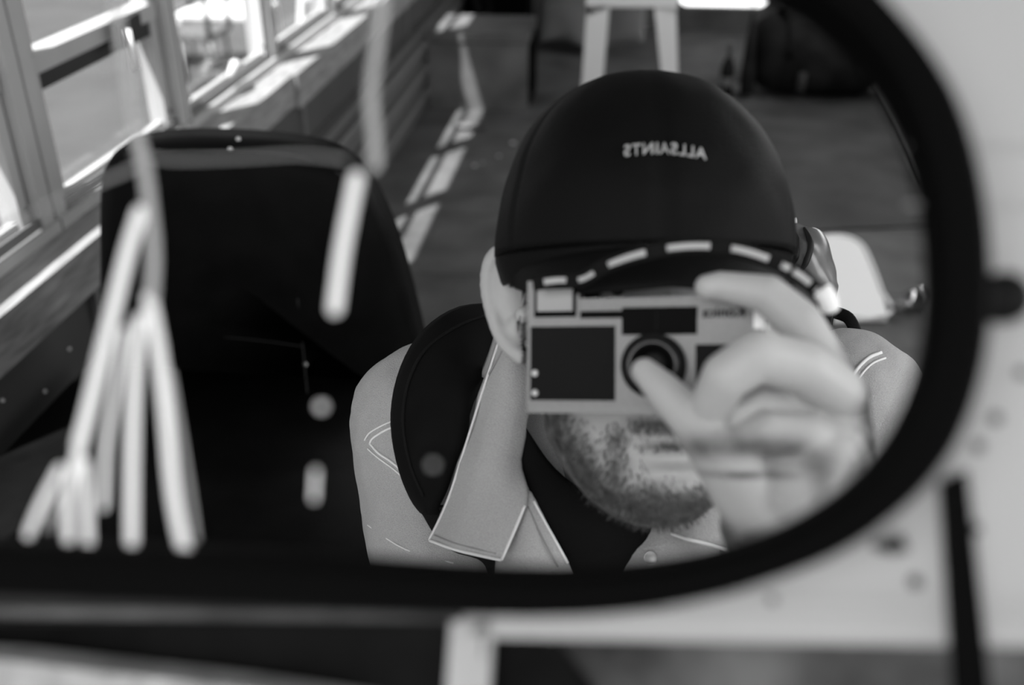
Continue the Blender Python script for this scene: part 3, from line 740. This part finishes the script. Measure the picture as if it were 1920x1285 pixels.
# right hand: palm, four curled fingers, thumb; finer grain
hb = Solid()
def F(*p): return [(Q(x, y, d), r_) for x, y, d, r_ in p]
capsule(hb, Wr - Yc*.02, Q(1490, 940, .510), .026, .026)
for a, b_ in (((1540, 915, .506, .024), (1568, 815, .508, .019)), ((1565, 800, .513, .017), (1540, 690, .520, .014)), ((1500, 960, .505, .024), (1545, 860, .503, .022)), ((1430, 985, .508, .022), (1500, 960, .508, .024))):
    chain(hb, F(a, b_))
# index lying over the top of the camera
chain(hb, F((1552, 705, .520, .0140), (1500, 606, .523, .0120), (1440, 552, .528, .0104), (1350, 536, .535, .0078), (1326, 538, .536, .0068)))
# middle
chain(hb, F((1580, 742, .500, .0135), (1505, 690, .490, .0132), (1420, 668, .484, .0130), (1362, 706, .487, .0122), (1336, 752, .497, .0105), (1330, 790, .505, .0095)))
# ring, a little behind the middle finger
chain(hb, F((1585, 800, .508, .0105), (1510, 766, .505, .0092), (1430, 754, .503, .0090), (1390, 775, .504, .0088), (1374, 812, .508, .0085)))
# little finger, tucked in
chain(hb, F((1578, 850, .500, .0135), (1510, 820, .494, .0120), (1440, 812, .492, .0112), (1404, 828, .496, .0100)))
chain(hb, F((1584, 760, .506, .0125), (1590, 830, .508, .0130), (1574, 900, .508, .0180), (1560, 960, .508, .020)))
# heel of the hand closing under the little finger, leaving a small dark gap
chain(hb, F((1575, 880, .502, .018), (1520, 905, .498, .018), (1480, 925, .498, .020)))
# thumb running up to the lens
chain(hb, F((1445, 985, .505, .0200), (1392, 912, .500, .0175), (1345, 846, .500, .0145), (1294, 784, .508, .0115), (1240, 728, .518, .0094), (1208, 696, .524, .0070)))
hand_me = remeshed('hand', hb, .0014, 1, .4)
bmx = bmesh.new(); bmx.from_mesh(body_me); bmx.from_mesh(hand_me); body_me2 = bpy.data.meshes.new('person'); bmx.to_mesh(body_me2); bmx.free()
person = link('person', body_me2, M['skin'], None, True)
tag(person, 'bearded man in black cap and denim jacket holding a camera to his eye', 'person')
# beard mask, also painting under-jaw shade on the neck and a lip line
def sstep(a, b_, x): t = min(1, max(0, (x-a)/(b_-a))); return t*t*(3-2*t)
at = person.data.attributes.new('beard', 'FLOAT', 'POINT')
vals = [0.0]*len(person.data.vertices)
def beard_shade_at(p):
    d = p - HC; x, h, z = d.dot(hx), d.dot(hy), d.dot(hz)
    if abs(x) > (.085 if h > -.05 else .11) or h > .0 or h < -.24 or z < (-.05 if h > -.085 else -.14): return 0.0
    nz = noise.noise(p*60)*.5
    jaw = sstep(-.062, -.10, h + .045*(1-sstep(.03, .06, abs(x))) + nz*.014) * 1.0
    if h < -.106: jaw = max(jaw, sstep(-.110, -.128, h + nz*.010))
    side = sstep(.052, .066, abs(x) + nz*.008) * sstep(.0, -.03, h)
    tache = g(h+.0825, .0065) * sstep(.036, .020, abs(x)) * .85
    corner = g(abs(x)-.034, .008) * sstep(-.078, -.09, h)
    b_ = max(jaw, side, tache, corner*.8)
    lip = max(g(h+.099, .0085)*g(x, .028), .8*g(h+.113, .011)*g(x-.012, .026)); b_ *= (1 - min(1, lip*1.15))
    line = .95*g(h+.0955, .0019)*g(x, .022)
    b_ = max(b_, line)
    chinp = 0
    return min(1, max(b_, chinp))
for i, v in enumerate(person.data.vertices): vals[i] = beard_shade_at(v.co)
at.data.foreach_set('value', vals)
pb_ = bvh_of(person.data)
def pdrape(x, h, z0=.16, off=0.0):
    o = Hd(x, h, z0); r = pb_.ray_cast(o, -hz)
    return (r[0] + r[1]*off, r[1]) if r[0] else (Hd(x, h, .08), hz)
# beard hairs (short, real strands)
vs, fs = [], []
rnd = random.Random(3)
for _ in range(9000):
    x = rnd.uniform(-.075, .075); h = rnd.uniform(-.153, -.03)
    p, nr = pdrape(x, h)
    if rnd.random() > beard_shade_at(p)*1.0: continue
    L = rnd.uniform(.003, .006)
    dr = (nr*.5 - hy*.9 + hx*rnd.uniform(-.9, .9) + hz*rnd.uniform(-.1, .3)).normalized()
    s = dr.cross(nr).normalized()*.00022; q = p + dr*L; mid_ = p + dr*L*.5 + nr*.0008
    k = len(vs); vs += [p-s, p+s, mid_+s, mid_-s, q]; fs += [(k, k+1, k+2, k+3), (k+3, k+2, k+4)]
bd = mesh('beard', vs, fs, mat('beard_hair', .055, .5), person); bd['kind'] = 'stuff'
# side hair in front of and above the ear
vs, fs = [], []
for sgn in (-1, 1):
    for _ in range(1500):
        h = rnd.uniform(-.03, .05); zz = rnd.uniform(-.02, .05)
        o = Hd(sgn*.16, h, zz); r = pb_.ray_cast(o, -hx*sgn)
        if not r[0] or abs((r[0]-HC).dot(hx)) > .088: continue
        p, nr = r[0], r[1]; dr = (-hy + nr*.35 + hz*rnd.uniform(-.4, .1)).normalized(); L = rnd.uniform(.006, .014)
        s = dr.cross(nr).normalized()*.0004; q = p+dr*L; k = len(vs); vs += [p-s, p+s, q]; fs.append((k, k+1, k+2))
hs_ = mesh('hair', vs, fs, M['hair'], person); hs_['kind'] = 'stuff'
for s in (-1, 1):
    bm = bmesh.new(); p, nr = pdrape(s*.032, .002); ball(bm, p - hz*.008, .0115, u=16, v=12); e_ = bm_obj('eye', bm, M['eye'], person, True)
    bm = bmesh.new(); ball(bm, p + hz*.0015, .0045, u=12, v=8, s=(1,1,.6)); bm_obj('iris', bm, M['iris'], e_, True)
for P in (((1338, 755, .485), (1334, 772, .492)),):
    pass

# ------------------------------------------------------------------ clothes
bm = Solid()
chain(bm, [(Q(812, 795, .93), .0770), (Q(1000, 800, .93), .082), (Q(1200, 870, .97), .09), (Q(1400, 800, .93), .08), (Q(1592, 758, .885), .0640)], 20)
chain(bm, [(Q(830, 770, .93), .060), (Q(1010, 770, .90), .062), (Q(1100, 850, .88), .066)])
chain(bm, [(Q(1580, 745, .88), .055), (Q(1420, 770, .88), .062), (Q(1280, 850, .88), .066)])
chain(bm, [(Q(1190, 1090, 1.00), .150), (Q(1190, 1550, .98), .155)], 24)
chain(bm, [(Q(980, 1000, .95), .10), (Q(1000, 1500, .93), .12)], 20)
chain(bm, [(Q(1400, 1000, .95), .10), (Q(1380, 1500, .93), .12)], 20)
chain(bm, [(Q(812, 820, .93), .0775), (Q(822, 960, .91), .069), (Q(850, 1090, .89), .065), (Q(880, 1300, .87), .058), (Q(950, 1440, .80), .046)], 20)
chain(bm, [(Q(1590, 790, .88), .066), (Q(1650, 980, .84), .062), (Q(1700, 1230, .79), .056), (Q(1645, 1265, .66), .050), (Q(1530, 1120, .56), .036)], 20)
jme = remeshed('jacket', bm, .0035, 6, .5)
nrm = [v.normal.copy() for v in jme.vertices]; new = []
for v, nn in zip(jme.vertices, nrm):      # soft wrinkles of heavy cloth
    w = noise.noise(v.co*14)*.005 + noise.noise(v.co*38)*.0022 + max(0, noise.noise(Vector((v.co.x*22, v.co.y*22, v.co.z*60))))*.0022
    p = v.co + nn*w; new += [p.x, p.y, p.z]
jme.vertices.foreach_set('co', new); jme.update()
jacket = link('jacket', jme, M['denim'], person, True)
jb = bvh_of(jme)
def seam(P, r_=.0011, m='stitch', off=.0004, par=None, bv=None, name='stitching'):
    return tube_obj(name, catmull([drape(bv or jb, x, y, off) for x, y in P], 6), r_, M[m], par or jacket, 6)
seam([(742,800),(722,808),(700,822),(694,832)]); seam([(694,832),(710,850),(732,865),(758,886)])
seam([(742,788),(718,798),(694,812),(684,826)], .0008); seam([(690,842),(708,858),(738,880),(756,896)], .0008)
seam([(1590,722),(1606,694),(1628,672),(1652,662)], .0016); seam([(1600,730),(1616,702),(1636,682),(1660,672)], .0010)
seam([(690,985),(760,1030),(850,1056)], .0007)
# T-shirt: chest and neck band
tr1 = [[Q(985, 800, .765), Q(1040, 880, .775), Q(1120, 930, .775), Q(1260, 940, .775)],
       [Q(965, 880, .770), Q(1030, 950, .765), Q(1120, 985, .760), Q(1270, 985, .765)],
       [Q(985, 960, .775), Q(1050, 1010, .765), Q(1130, 1030, .760), Q(1260, 1030, .770)],
       [Q(1000, 1060, .79), Q(1070, 1090, .775), Q(1140, 1100, .770), Q(1230, 1100, .78)],
       [Q(1000, 1250, .79), Q(1070, 1250, .775), Q(1140, 1250, .770), Q(1230, 1250, .78)]]
tee = sheet('t_shirt', tr1, .006, M['tee'], person, 4)
# left collar (big pointed leaf)
lc = [[Q(938, 628, .80), Q(958, 648, .775), Q(985, 690, .775), Q(1000, 730, .785)],
      [Q(902, 742, .79), Q(935, 748, .765), Q(970, 752, .760), Q(996, 760, .768)],
      [Q(868, 850, .785), Q(905, 855, .757), Q(945, 858, .752), Q(978, 862, .762)],
      [Q(836, 945, .785), Q(880, 950, .757), Q(930, 950, .748), Q(975, 915, .755)],
      [Q(803, 1015, .79), Q(850, 1032, .762), Q(900, 1044, .750), Q(941, 1052, .752)]]
# right edge of the leaf runs from the notch (986,944) down to the tip (941,1052)
lc[3] = [Q(836, 945, .785), Q(885, 950, .757), Q(940, 948, .748), Q(987, 944, .752)]
col = sheet('collar', lc, .0035, M['denim'], jacket, 5, .0030, 40)
cb = bvh_of(col.data)
seam([(936,640),(903,742),(869,850),(838,944),(805,1013)], .0010, 'stitch', .0002, col, cb, 'edge_stitching')
seam([(806,1014),(850,1030),(900,1042),(939,1050)], .0012, 'stitch', .0002, col, cb, 'edge_stitching')
seam([(940,1050),(962,1000),(984,948)], .0012, 'stitch', .0002, col, cb, 'edge_stitching')
seam([(815,1004),(850,1018),(895,1030),(930,1038)], .0006, 'denim_dark', .0002, col, cb, 'edge_stitching')
# collar stand behind the ear
sheet('collar_stand', [[Q(937, 600, .83), Q(960, 610, .80), Q(1000, 640, .80)], [Q(918, 660, .83), Q(945, 668, .79), Q(990, 690, .79)], [Q(900, 705, .83), Q(930, 720, .80), Q(980, 740, .80)]], .003, M['denim'], jacket, 4)
seam([(948,650),(930,682),(912,712)], .0008, 'denim_dark', .0006, jacket, cb)
# left placket
lp = sheet('placket', [[Q(985, 905, .768), Q(992, 920, .760), Q(1000, 935, .765)],
      [Q(950, 990, .772), Q(985, 985, .755), Q(1030, 990, .762)],
      [Q(930, 1060, .775), Q(990, 1060, .757), Q(1068, 1060, .762)],
      [Q(920, 1200, .775), Q(1000, 1200, .757), Q(1130, 1200, .762)]], .004, M['denim'], jacket, 5, .0022, 60)
lb = bvh_of(lp.data)
seam([(1000,940),(1028,992),(1064,1056)], .0011, 'stitch', .0003, lp, lb, 'edge_stitching')
seam([(990,950),(1012,1000),(1046,1062)], .0007, 'denim_dark', .0003, lp, lb, 'edge_stitching')
# right placket, collar and snap button
rp = sheet('placket', [[Q(1225, 970, .765), Q(1280, 970, .752), Q(1330, 960, .765)],
      [Q(1195, 1015, .768), Q(1260, 1010, .750), Q(1340, 1000, .762)],
      [Q(1165, 1060, .770), Q(1230, 1060, .752), Q(1350, 1060, .765)],
      [Q(1120, 1200, .775), Q(1230, 1200, .757), Q(1350, 1200, .765)]], .004, M['denim'], jacket, 4, .0012, 50)
rb_ = bvh_of(rp.data)
rc = sheet('collar', [[Q(1255, 905, .765), Q(1300, 895, .745), Q(1350, 885, .75), Q(1400, 870, .77)],
      [Q(1252, 950, .757), Q(1295, 945, .738), Q(1340, 935, .738), Q(1372, 930, .75)],
      [Q(1258, 1000, .752), Q(1290, 1012, .736), Q(1330, 1022, .734), Q(1368, 1034, .74)]], .0035, M['denim'], jacket, 5, .002, 50)
rcb = bvh_of(rc.data)
seam([(1260,1000),(1290,1011),(1330,1021),(1366,1032)], .0014, 'stitch', .0004, rc, rcb, 'edge_stitching')
seam([(1256,960),(1259,998)], .0006, 'denim_dark', .0004, rc, rcb, 'edge_stitching')
bp_ = drape(rb_, 1220, 1046, .0005); nb = (EYE - bp_).normalized()
bt_ = lathe('snap_button', bp_, [(.0052, 0), (.0056, .0012), (.0050, .0022), (.0040, .0014), (.0036, .0013)], M['button'], jacket, nb)

# cap
cap = empty('baseball_cap', HC + hy*.06, 'black baseball cap with small white lettering, worn by the bearded man', 'cap')
CC = Q(1201, 452, .705); cw_, chh, cd_ = .1035, .129, .112
def cap_pt(u, v, k=1.0):      # u around, v 0 rim .. 1 top
    cu, su = math.cos(u), math.sin(u); e = .86
    rr = (1 - v**2.35)**.5 if v < 1 else 0
    x = math.copysign(abs(cu)**e, cu)*cw_*rr*k; z = math.copysign(abs(su)**e, su)*cd_*rr*k
    groove = -.0012*sum(g(math.atan2(math.sin(u-a), math.cos(u-a)), .018) for a in (math.pi/2, math.pi/6, 5*math.pi/6, -math.pi/2, -math.pi/6, -5*math.pi/6))
    wv = 1 + (.035*noise.noise(Vector((cu*1.6, su*1.6, v*2.4+4))) + .012*noise.noise(Vector((cu*4, su*4, v*6))))*min(1, v*4)*(1 if v < .9 else (1-v)*10)
    return CC + Xc*(x*(1+groove*14)*wv) + Yc*(v*chh*k - .012) + Zc*(z*(1+groove*14)*wv) 
bm = bmesh.new(); nu, nv = 144, 34; G = []
for j in range(nv):
    v = j/(nv-1)*.999; G.append([bm.verts.new(cap_pt(2*math.pi*i/nu, v) ) for i in range(nu)])
for j in range(nv-1):
    for i in range(nu): bm.faces.new((G[j][i], G[j][(i+1)%nu], G[j+1][(i+1)%nu], G[j+1][i]))
bm.faces.new(G[-1])
G2 = [bm.verts.new(cap_pt(2*math.pi*i/nu, 0, .965)) for i in range(nu)]; G3 = [bm.verts.new(cap_pt(2*math.pi*i/nu, .35, .96)) for i in range(nu)]
for i in range(nu):
    bm.faces.new((G2[i], G2[(i+1)%nu], G[0][(i+1)%nu], G[0][i])); bm.faces.new((G3[i], G3[(i+1)%nu], G2[(i+1)%nu], G2[i]))
crown = bm_obj('crown', bm, M['cap'], cap, True); capb = bvh_of(crown.data)
# side skirts of the crown down to the ears
def skirt(s):
    rows = []
    for k in range(4):
        t = k/3; rows.append([CC + Xc*(s*cw_*(.985-.05*t)*math.cos(a)) + Zc*(cd_*(.99-.06*t)*math.sin(a)) + Yc*(-.012 - .020*t) for a in [R(-70+14*j) for j in range(12)]])
    sheet('side_band', rows, .004, M['cap'], cap, 2)
skirt(-1); skirt(1)
# brim
rows = []
for k in range(5):
    t = k/4; row = []
    for j in range(13):
        u = R(90 + (j-6)*11.5); e_ = math.sin(math.pi*(j/12))**.55
        base = CC + Xc*(cw_*.96*math.cos(u)) + Zc*(cd_*.97*math.sin(u)) + Yc*(-.014 - .02*(1-e_))
        row.append(base + Zc*(.036*t*e_) - Yc*((.026*t + .010*t*abs(j-6)/6)*e_) + Xc*(math.cos(u)*-.004*t))
    rows.append(row)
brim = sheet('brim', rows, .004, M['cap'], cap, 3)
bm = bmesh.new(); ball(bm, CC + Yc*(chh-.0125), .008, Matrix((Xc, Yc, Zc)).transposed(), 16, 10, (1, .55, 1)); bm_obj('top_button', bm, M['cap'], cap, True)
# lettering: reads reversed, as the mirror shows it
fc = bpy.data.curves.new('lettering', 'FONT'); fc.body = 'ALLSAINTS'; fc.size = 1.0; fc.space_character = 1.12; fc.offset = .012
fo = bpy.data.objects.new('tmp', fc); C.objects.link(fo)
dg = bpy.context.evaluated_depsgraph_get(); tm = bpy.data.meshes.new_from_object(fo.evaluated_get(dg)); bpy.data.objects.remove(fo)
bm = bmesh.new(); bm.from_mesh(tm); bmesh.ops.subdivide_edges(bm, edges=bm.edges, cuts=1)
xs = [v.co.x for v in bm.verts]; x0, x1 = min(xs), max(xs); yy = [v.co.y for v in bm.verts]; h0, h1 = min(yy), max(yy)
def arc(px): t = (px-1170)/(1323-1170); return 286 - 8*math.sin(math.pi*t) + 6*t
geom = bmesh.ops.extrude_face_region(bm, geom=bm.faces[:])
ex = set(v for v in geom['geom'] if isinstance(v, bmesh.types.BMVert))
for v in bm.verts:
    t = (v.co.x-x0)/(x1-x0); px = 1323 - t*153; py = arc(px) + 9 - (v.co.y-h0)/(h1-h0)*21
    v.co = drape(capb, px, py, .0014 if v in ex else .0002, .6)
bm_obj('lettering', bm, M['thread'], cap)['label'] = 'small white embroidered lettering, reversed by the mirror'

# ------------------------------------------------------------------ backpack
bp = empty('backpack', Q(1100, 800, 1.1), 'black backpack worn on his shoulders, one strap wide and black, its top crumpled nylon', 'backpack')
ls = [[Q(942, 572, .90), Q(944, 600, .89), Q(940, 640, .86)],
      [Q(860, 580, .870), Q(892, 620, .855), Q(915, 690, .85)],
      [Q(795, 622, .845), Q(845, 670, .825), Q(885, 760, .80)],
      [Q(755, 690, .835), Q(815, 740, .808), Q(872, 820, .79)],
      [Q(738, 775, .832), Q(795, 810, .803), Q(855, 865, .79)],
      [Q(748, 860, .832), Q(790, 885, .806), Q(835, 920, .792)],
      [Q(775, 925, .836), Q(797, 938, .812), Q(818, 950, .797)],
      [Q(800, 957, .838), Q(808, 962, .815), Q(814, 966, .80)]]
pad = sheet('shoulder_strap', ls, .012, M['pad'], bp, 4)
padb = bvh_of(pad.data)
tube_obj('piping', catmull([drape(padb, x, y, .0005) for x, y in ((915,592),(860,612),(800,655),(768,715),(757,790),(770,870),(795,930))], 6), .0016, M['strap_black'], pad, 8)
tube_obj('webbing_strap', catmull([Q(812, 955, .80), Q(850, 1010, .83), Q(930, 1050, .80), Q(960, 1200, .86)], 5), .010, M['strap_black'], bp, 8, (Zc, .15))
bm = bmesh.new(); bmesh.ops.create_uvsphere(bm, u_segments=36, v_segments=20, radius=1)
for v in bm.verts:
    s = v.co.copy(); f = lambda t, e: math.copysign(abs(t)**e, t)
    v.co = Q(1180, 930, 1.16) + Xc*f(s.x, .6)*.15 + Yc*(f(s.y, .6)*.15 - .03) + Zc*f(s.z, .8)*.07
bm_obj('pack_body', bm, M['bag'], bp, True)
# crumpled nylon top seen beside the right shoulder
nr_ = [[Q(1440, 418, .99), Q(1490, 416, .965), Q(1525, 425, .96), Q(1540, 440, .98)],
       [Q(1450, 460, .98), Q(1500, 455, .945), Q(1540, 465, .95), Q(1558, 480, .97)],
       [Q(1455, 510, .98), Q(1510, 505, .94), Q(1550, 510, .94), Q(1569, 525, .96)],
       [Q(1460, 560, .98), Q(1515, 555, .945), Q(1555, 550, .94), Q(1574, 540, .955)],
       [Q(1470, 630, .99), Q(1515, 610, .96), Q(1545, 592, .95), Q(1566, 578, .96)]]
ny = sheet('top_flap', nr_, .004, M['nylon'], bp, 6, .010, 28)
nyb = bvh_of(ny.data)
for P in (((1480,424),(1494,450),(1494,480),(1482,505)), ((1508,428),(1519,455),(1512,490),(1500,510))):
    tube_obj('fold', catmull([drape(nyb, x, y, .0006, .95) for x, y in P], 5), [.0012 + .0022*math.sin(math.pi*k/15) for k in range(16)], M['seam'], ny, 6)
tube_obj('pull_tab', [drape(nyb, 1476, 418, .003, .95), drape(nyb, 1492, 417, .003, .95)], .0028, M['paper'], ny, 8)
tube_obj('webbing_loop', catmull([Q(1562, 585, .95), Q(1590, 596, .94), Q(1604, 622, .93), Q(1612, 650, .92)], 5), .006, M['strap_black'], bp, 8, (Zc, .25))
sheet('webbing_strap', [[Q(1520, 590, .955), Q(1568, 575, .95)], [Q(1522, 612, .955), Q(1562, 600, .95)], [Q(1525, 650, .955), Q(1556, 640, .95)]], .003, M['strap_black'], bp, 3)
for dx in (0, 5): tube_obj('stitching', [Q(1561-dx, 588, .947), Q(1553-dx, 636, .945)], .0004, M['thread'], bp, 6)

# ------------------------------------------------------------------ the camera in his hand (axes follow the mirror)
kN = Vector((-.2824, .0503, -.958)); kU = Vector((.00725, .9987, .0503)); kR = Vector((.9593, .00725, -.2824))
tw = lambda v: (ROT @ Vector((v.x, v.y, -v.z))).normalized()
cN, cU, cR = tw(kN), tw(kU), tw(kR)
CO = plane_hit(1230, 690, EYE + n_w*.575, n_w)
ph = empty('film_camera', CO, 'silver compact film camera with black leatherette, held in front of his face', 'camera')
def kp(px, py, c_=0.0): return plane_hit(px, py, CO + cN*c_, cN)
def kbox(name, x0, y0, x1, y1, c0, c1, m, par=None, bevel=.001, smooth=False, seg=2):
    """block whose front face (at c1) spans these picture points; c0..c1 along the camera's own axis"""
    a = kp(x0, y0, c1) - CO; b_ = kp(x1, y1, c1) - CO
    r0, r1, u0, u1 = a.dot(cR), b_.dot(cR), b_.dot(cU), a.dot(cU)
    T = Matrix((cR, cU, cN)).transposed().to_4x4(); T.translation = CO
    return box(name, (r0, u0, c0), (r1, u1, c1), m, par or ph, bevel, T, smooth)
kbox('body', 989, 598, 1424, 778, -.032, 0, M['silver'], None, .003, False, 3)
kbox('flash_housing', 989, 528, 1086, 602, -.030, -.0002, M['silver'], None, .002)
kbox('top_plate', 1080, 560, 1424, 604, -.030, -.0010, M['silver'], None, .003, False, 3)
kbox('top_recess', 1085, 538, 1116, 560, -.026, -.012, M['black'], None, .001)
kbox('bottom_plate', 991, 757, 1422, 780, -.031, .0008, M['silver_hi'] if False else M['silver'], None, .001)
kbox('leatherette', 995, 613, 1153, 752, -.002, .0007, M['leatherette'], None, .0006)
kbox('leatherette', 1304, 646, 1418, 752, -.002, .0007, M['leatherette'], None, .0006)
kbox('flash_bezel', 1002, 535, 1080, 594, -.002, .0006, M['black'], None, .0008)
kbox('flash_window', 1007, 543, 1073, 583, -.001, .0014, M['flash'], None, .0012)
kbox('viewfinder_window', 1166, 577, 1307, 627, -.003, .0006, M['window_dark'], None, .0015)
kbox('window_slot', 1088, 584, 1180, 596, -.003, .0004, M['window_dark'], None, .0005)
kbox('window_divider', 1229, 583, 1232, 620, 0, .0010, M['leatherette'], None, .0001)
kbox('shutter_ring', 1413, 566, 1432, 616, -.020, .0015, M['silver_hi'], None, .002)
for py in (700, 737):
    bm = bmesh.new(); ball(bm, kp(1003, py, .001), .0020, u=12, v=8); bm_obj('rivet', bm, M['silver_hi'], ph, True)
def ring(name, r0, r1, c0, c1, m, par=None):
    c_ = kp(1227, 686, c0)
    return lathe(name, c_, [(r0, 0), (r1, 0), (r1, (c1-c0)*.85), (r1-.0006, c1-c0), (r0, c1-c0), (r0, (c1-c0)*.5)], m, par or ph, cN, 48)
ln = empty('lens', CO); ln.parent = ph; ln.matrix_parent_inverse = Matrix.Translation(-ph.location)
ring('barrel', .0150, .0185, -.001, .0060, M['leatherette'], ln)
ring('focus_ring', .0118, .0150, -.001, .0085, M['lens_glass'], ln)
ring('front_ring', .0080, .0120, -.001, .0100, M['black'], ln)
c_ = kp(1227, 686, 0); lathe('front_glass', c_, [(.0085, 0), (.0082, .004), (.006, .0062), (.003, .0072), (.0005, .0075)], M['lens_glass'], ln, cN, 32)
# maker's name, reversed like the rest
fc = bpy.data.curves.new('name_text', 'FONT'); fc.body = 'Konica'; fc.size = 1.0; fc.offset = .01; fc.extrude = .02
fo = bpy.data.objects.new('tmp', fc); C.objects.link(fo); dg = bpy.context.evaluated_depsgraph_get(); tm = bpy.data.meshes.new_from_object(fo.evaluated_get(dg)); bpy.data.objects.remove(fo)
xs = [v.co.x for v in tm.vertices]; x0, x1 = min(xs), max(xs)
A = kp(1396, 594, .0); B = kp(1317, 593, .0); wdt = (A-B).length
for v in tm.vertices:
    t = (v.co.x-x0)/(x1-x0); v.co = A - cR*(t*wdt) + cU*(v.co.y/(x1-x0)*wdt) + cN*(v.co.z*.02+.0002 if v.co.z > 0 else 0)
bm = bmesh.new(); bm.from_mesh(tm); bm_obj('lettering', bm, M['black'], ph)
# patterned neck strap
sp_ = [Q(1000, 532, .575), Q(1045, 526, .570), Q(1090, 524, .562), Q(1140, 497, .550), Q(1210, 474, .541), Q(1290, 462, .536), Q(1370, 466, .532), Q(1440, 486, .530), Q(1500, 518, .530), Q(1540, 558, .535), Q(1552, 600, .56), Q(1540, 660, .60)]
spc = catmull(sp_, 8)
tube_obj('neck_strap', spc, .0044, M['strap_black'], ph, 10, (Zc, .30))
def spx(px):     # nearest strap point to a picture x
    best = min(range(len(spc)), key=lambda i: abs((lambda v: v.x/v.z*F_ + W_/2)(Vector(((spc[i]-EYE).dot(Xc), 0, -(spc[i]-EYE).dot(Zc)))) - px) + (0 if i < 84 else 999)); return best
for a, b_ in ((1022,1062), (1085,1112), (1142,1212), (1248,1334), (1368,1438), (1462,1478), (1486,1520), (1530,1545)):
    i0, i1 = spx(a), spx(b_)
    if i1 <= i0: i1 = i0+1
    tube_obj('woven_patch', [p + Zc*.0012 for p in spc[i0:i1+1]], .0019, M['thread'], ph, 8, (Zc, .25))
bm = bmesh.new(); tube(bm, catmull([Q(1541, 545, .528), Q(1552, 560, .527), Q(1556, 578, .53)], 4), .0052, 10); bm_obj('strap_slider', bm, M['plastic'], ph, True)
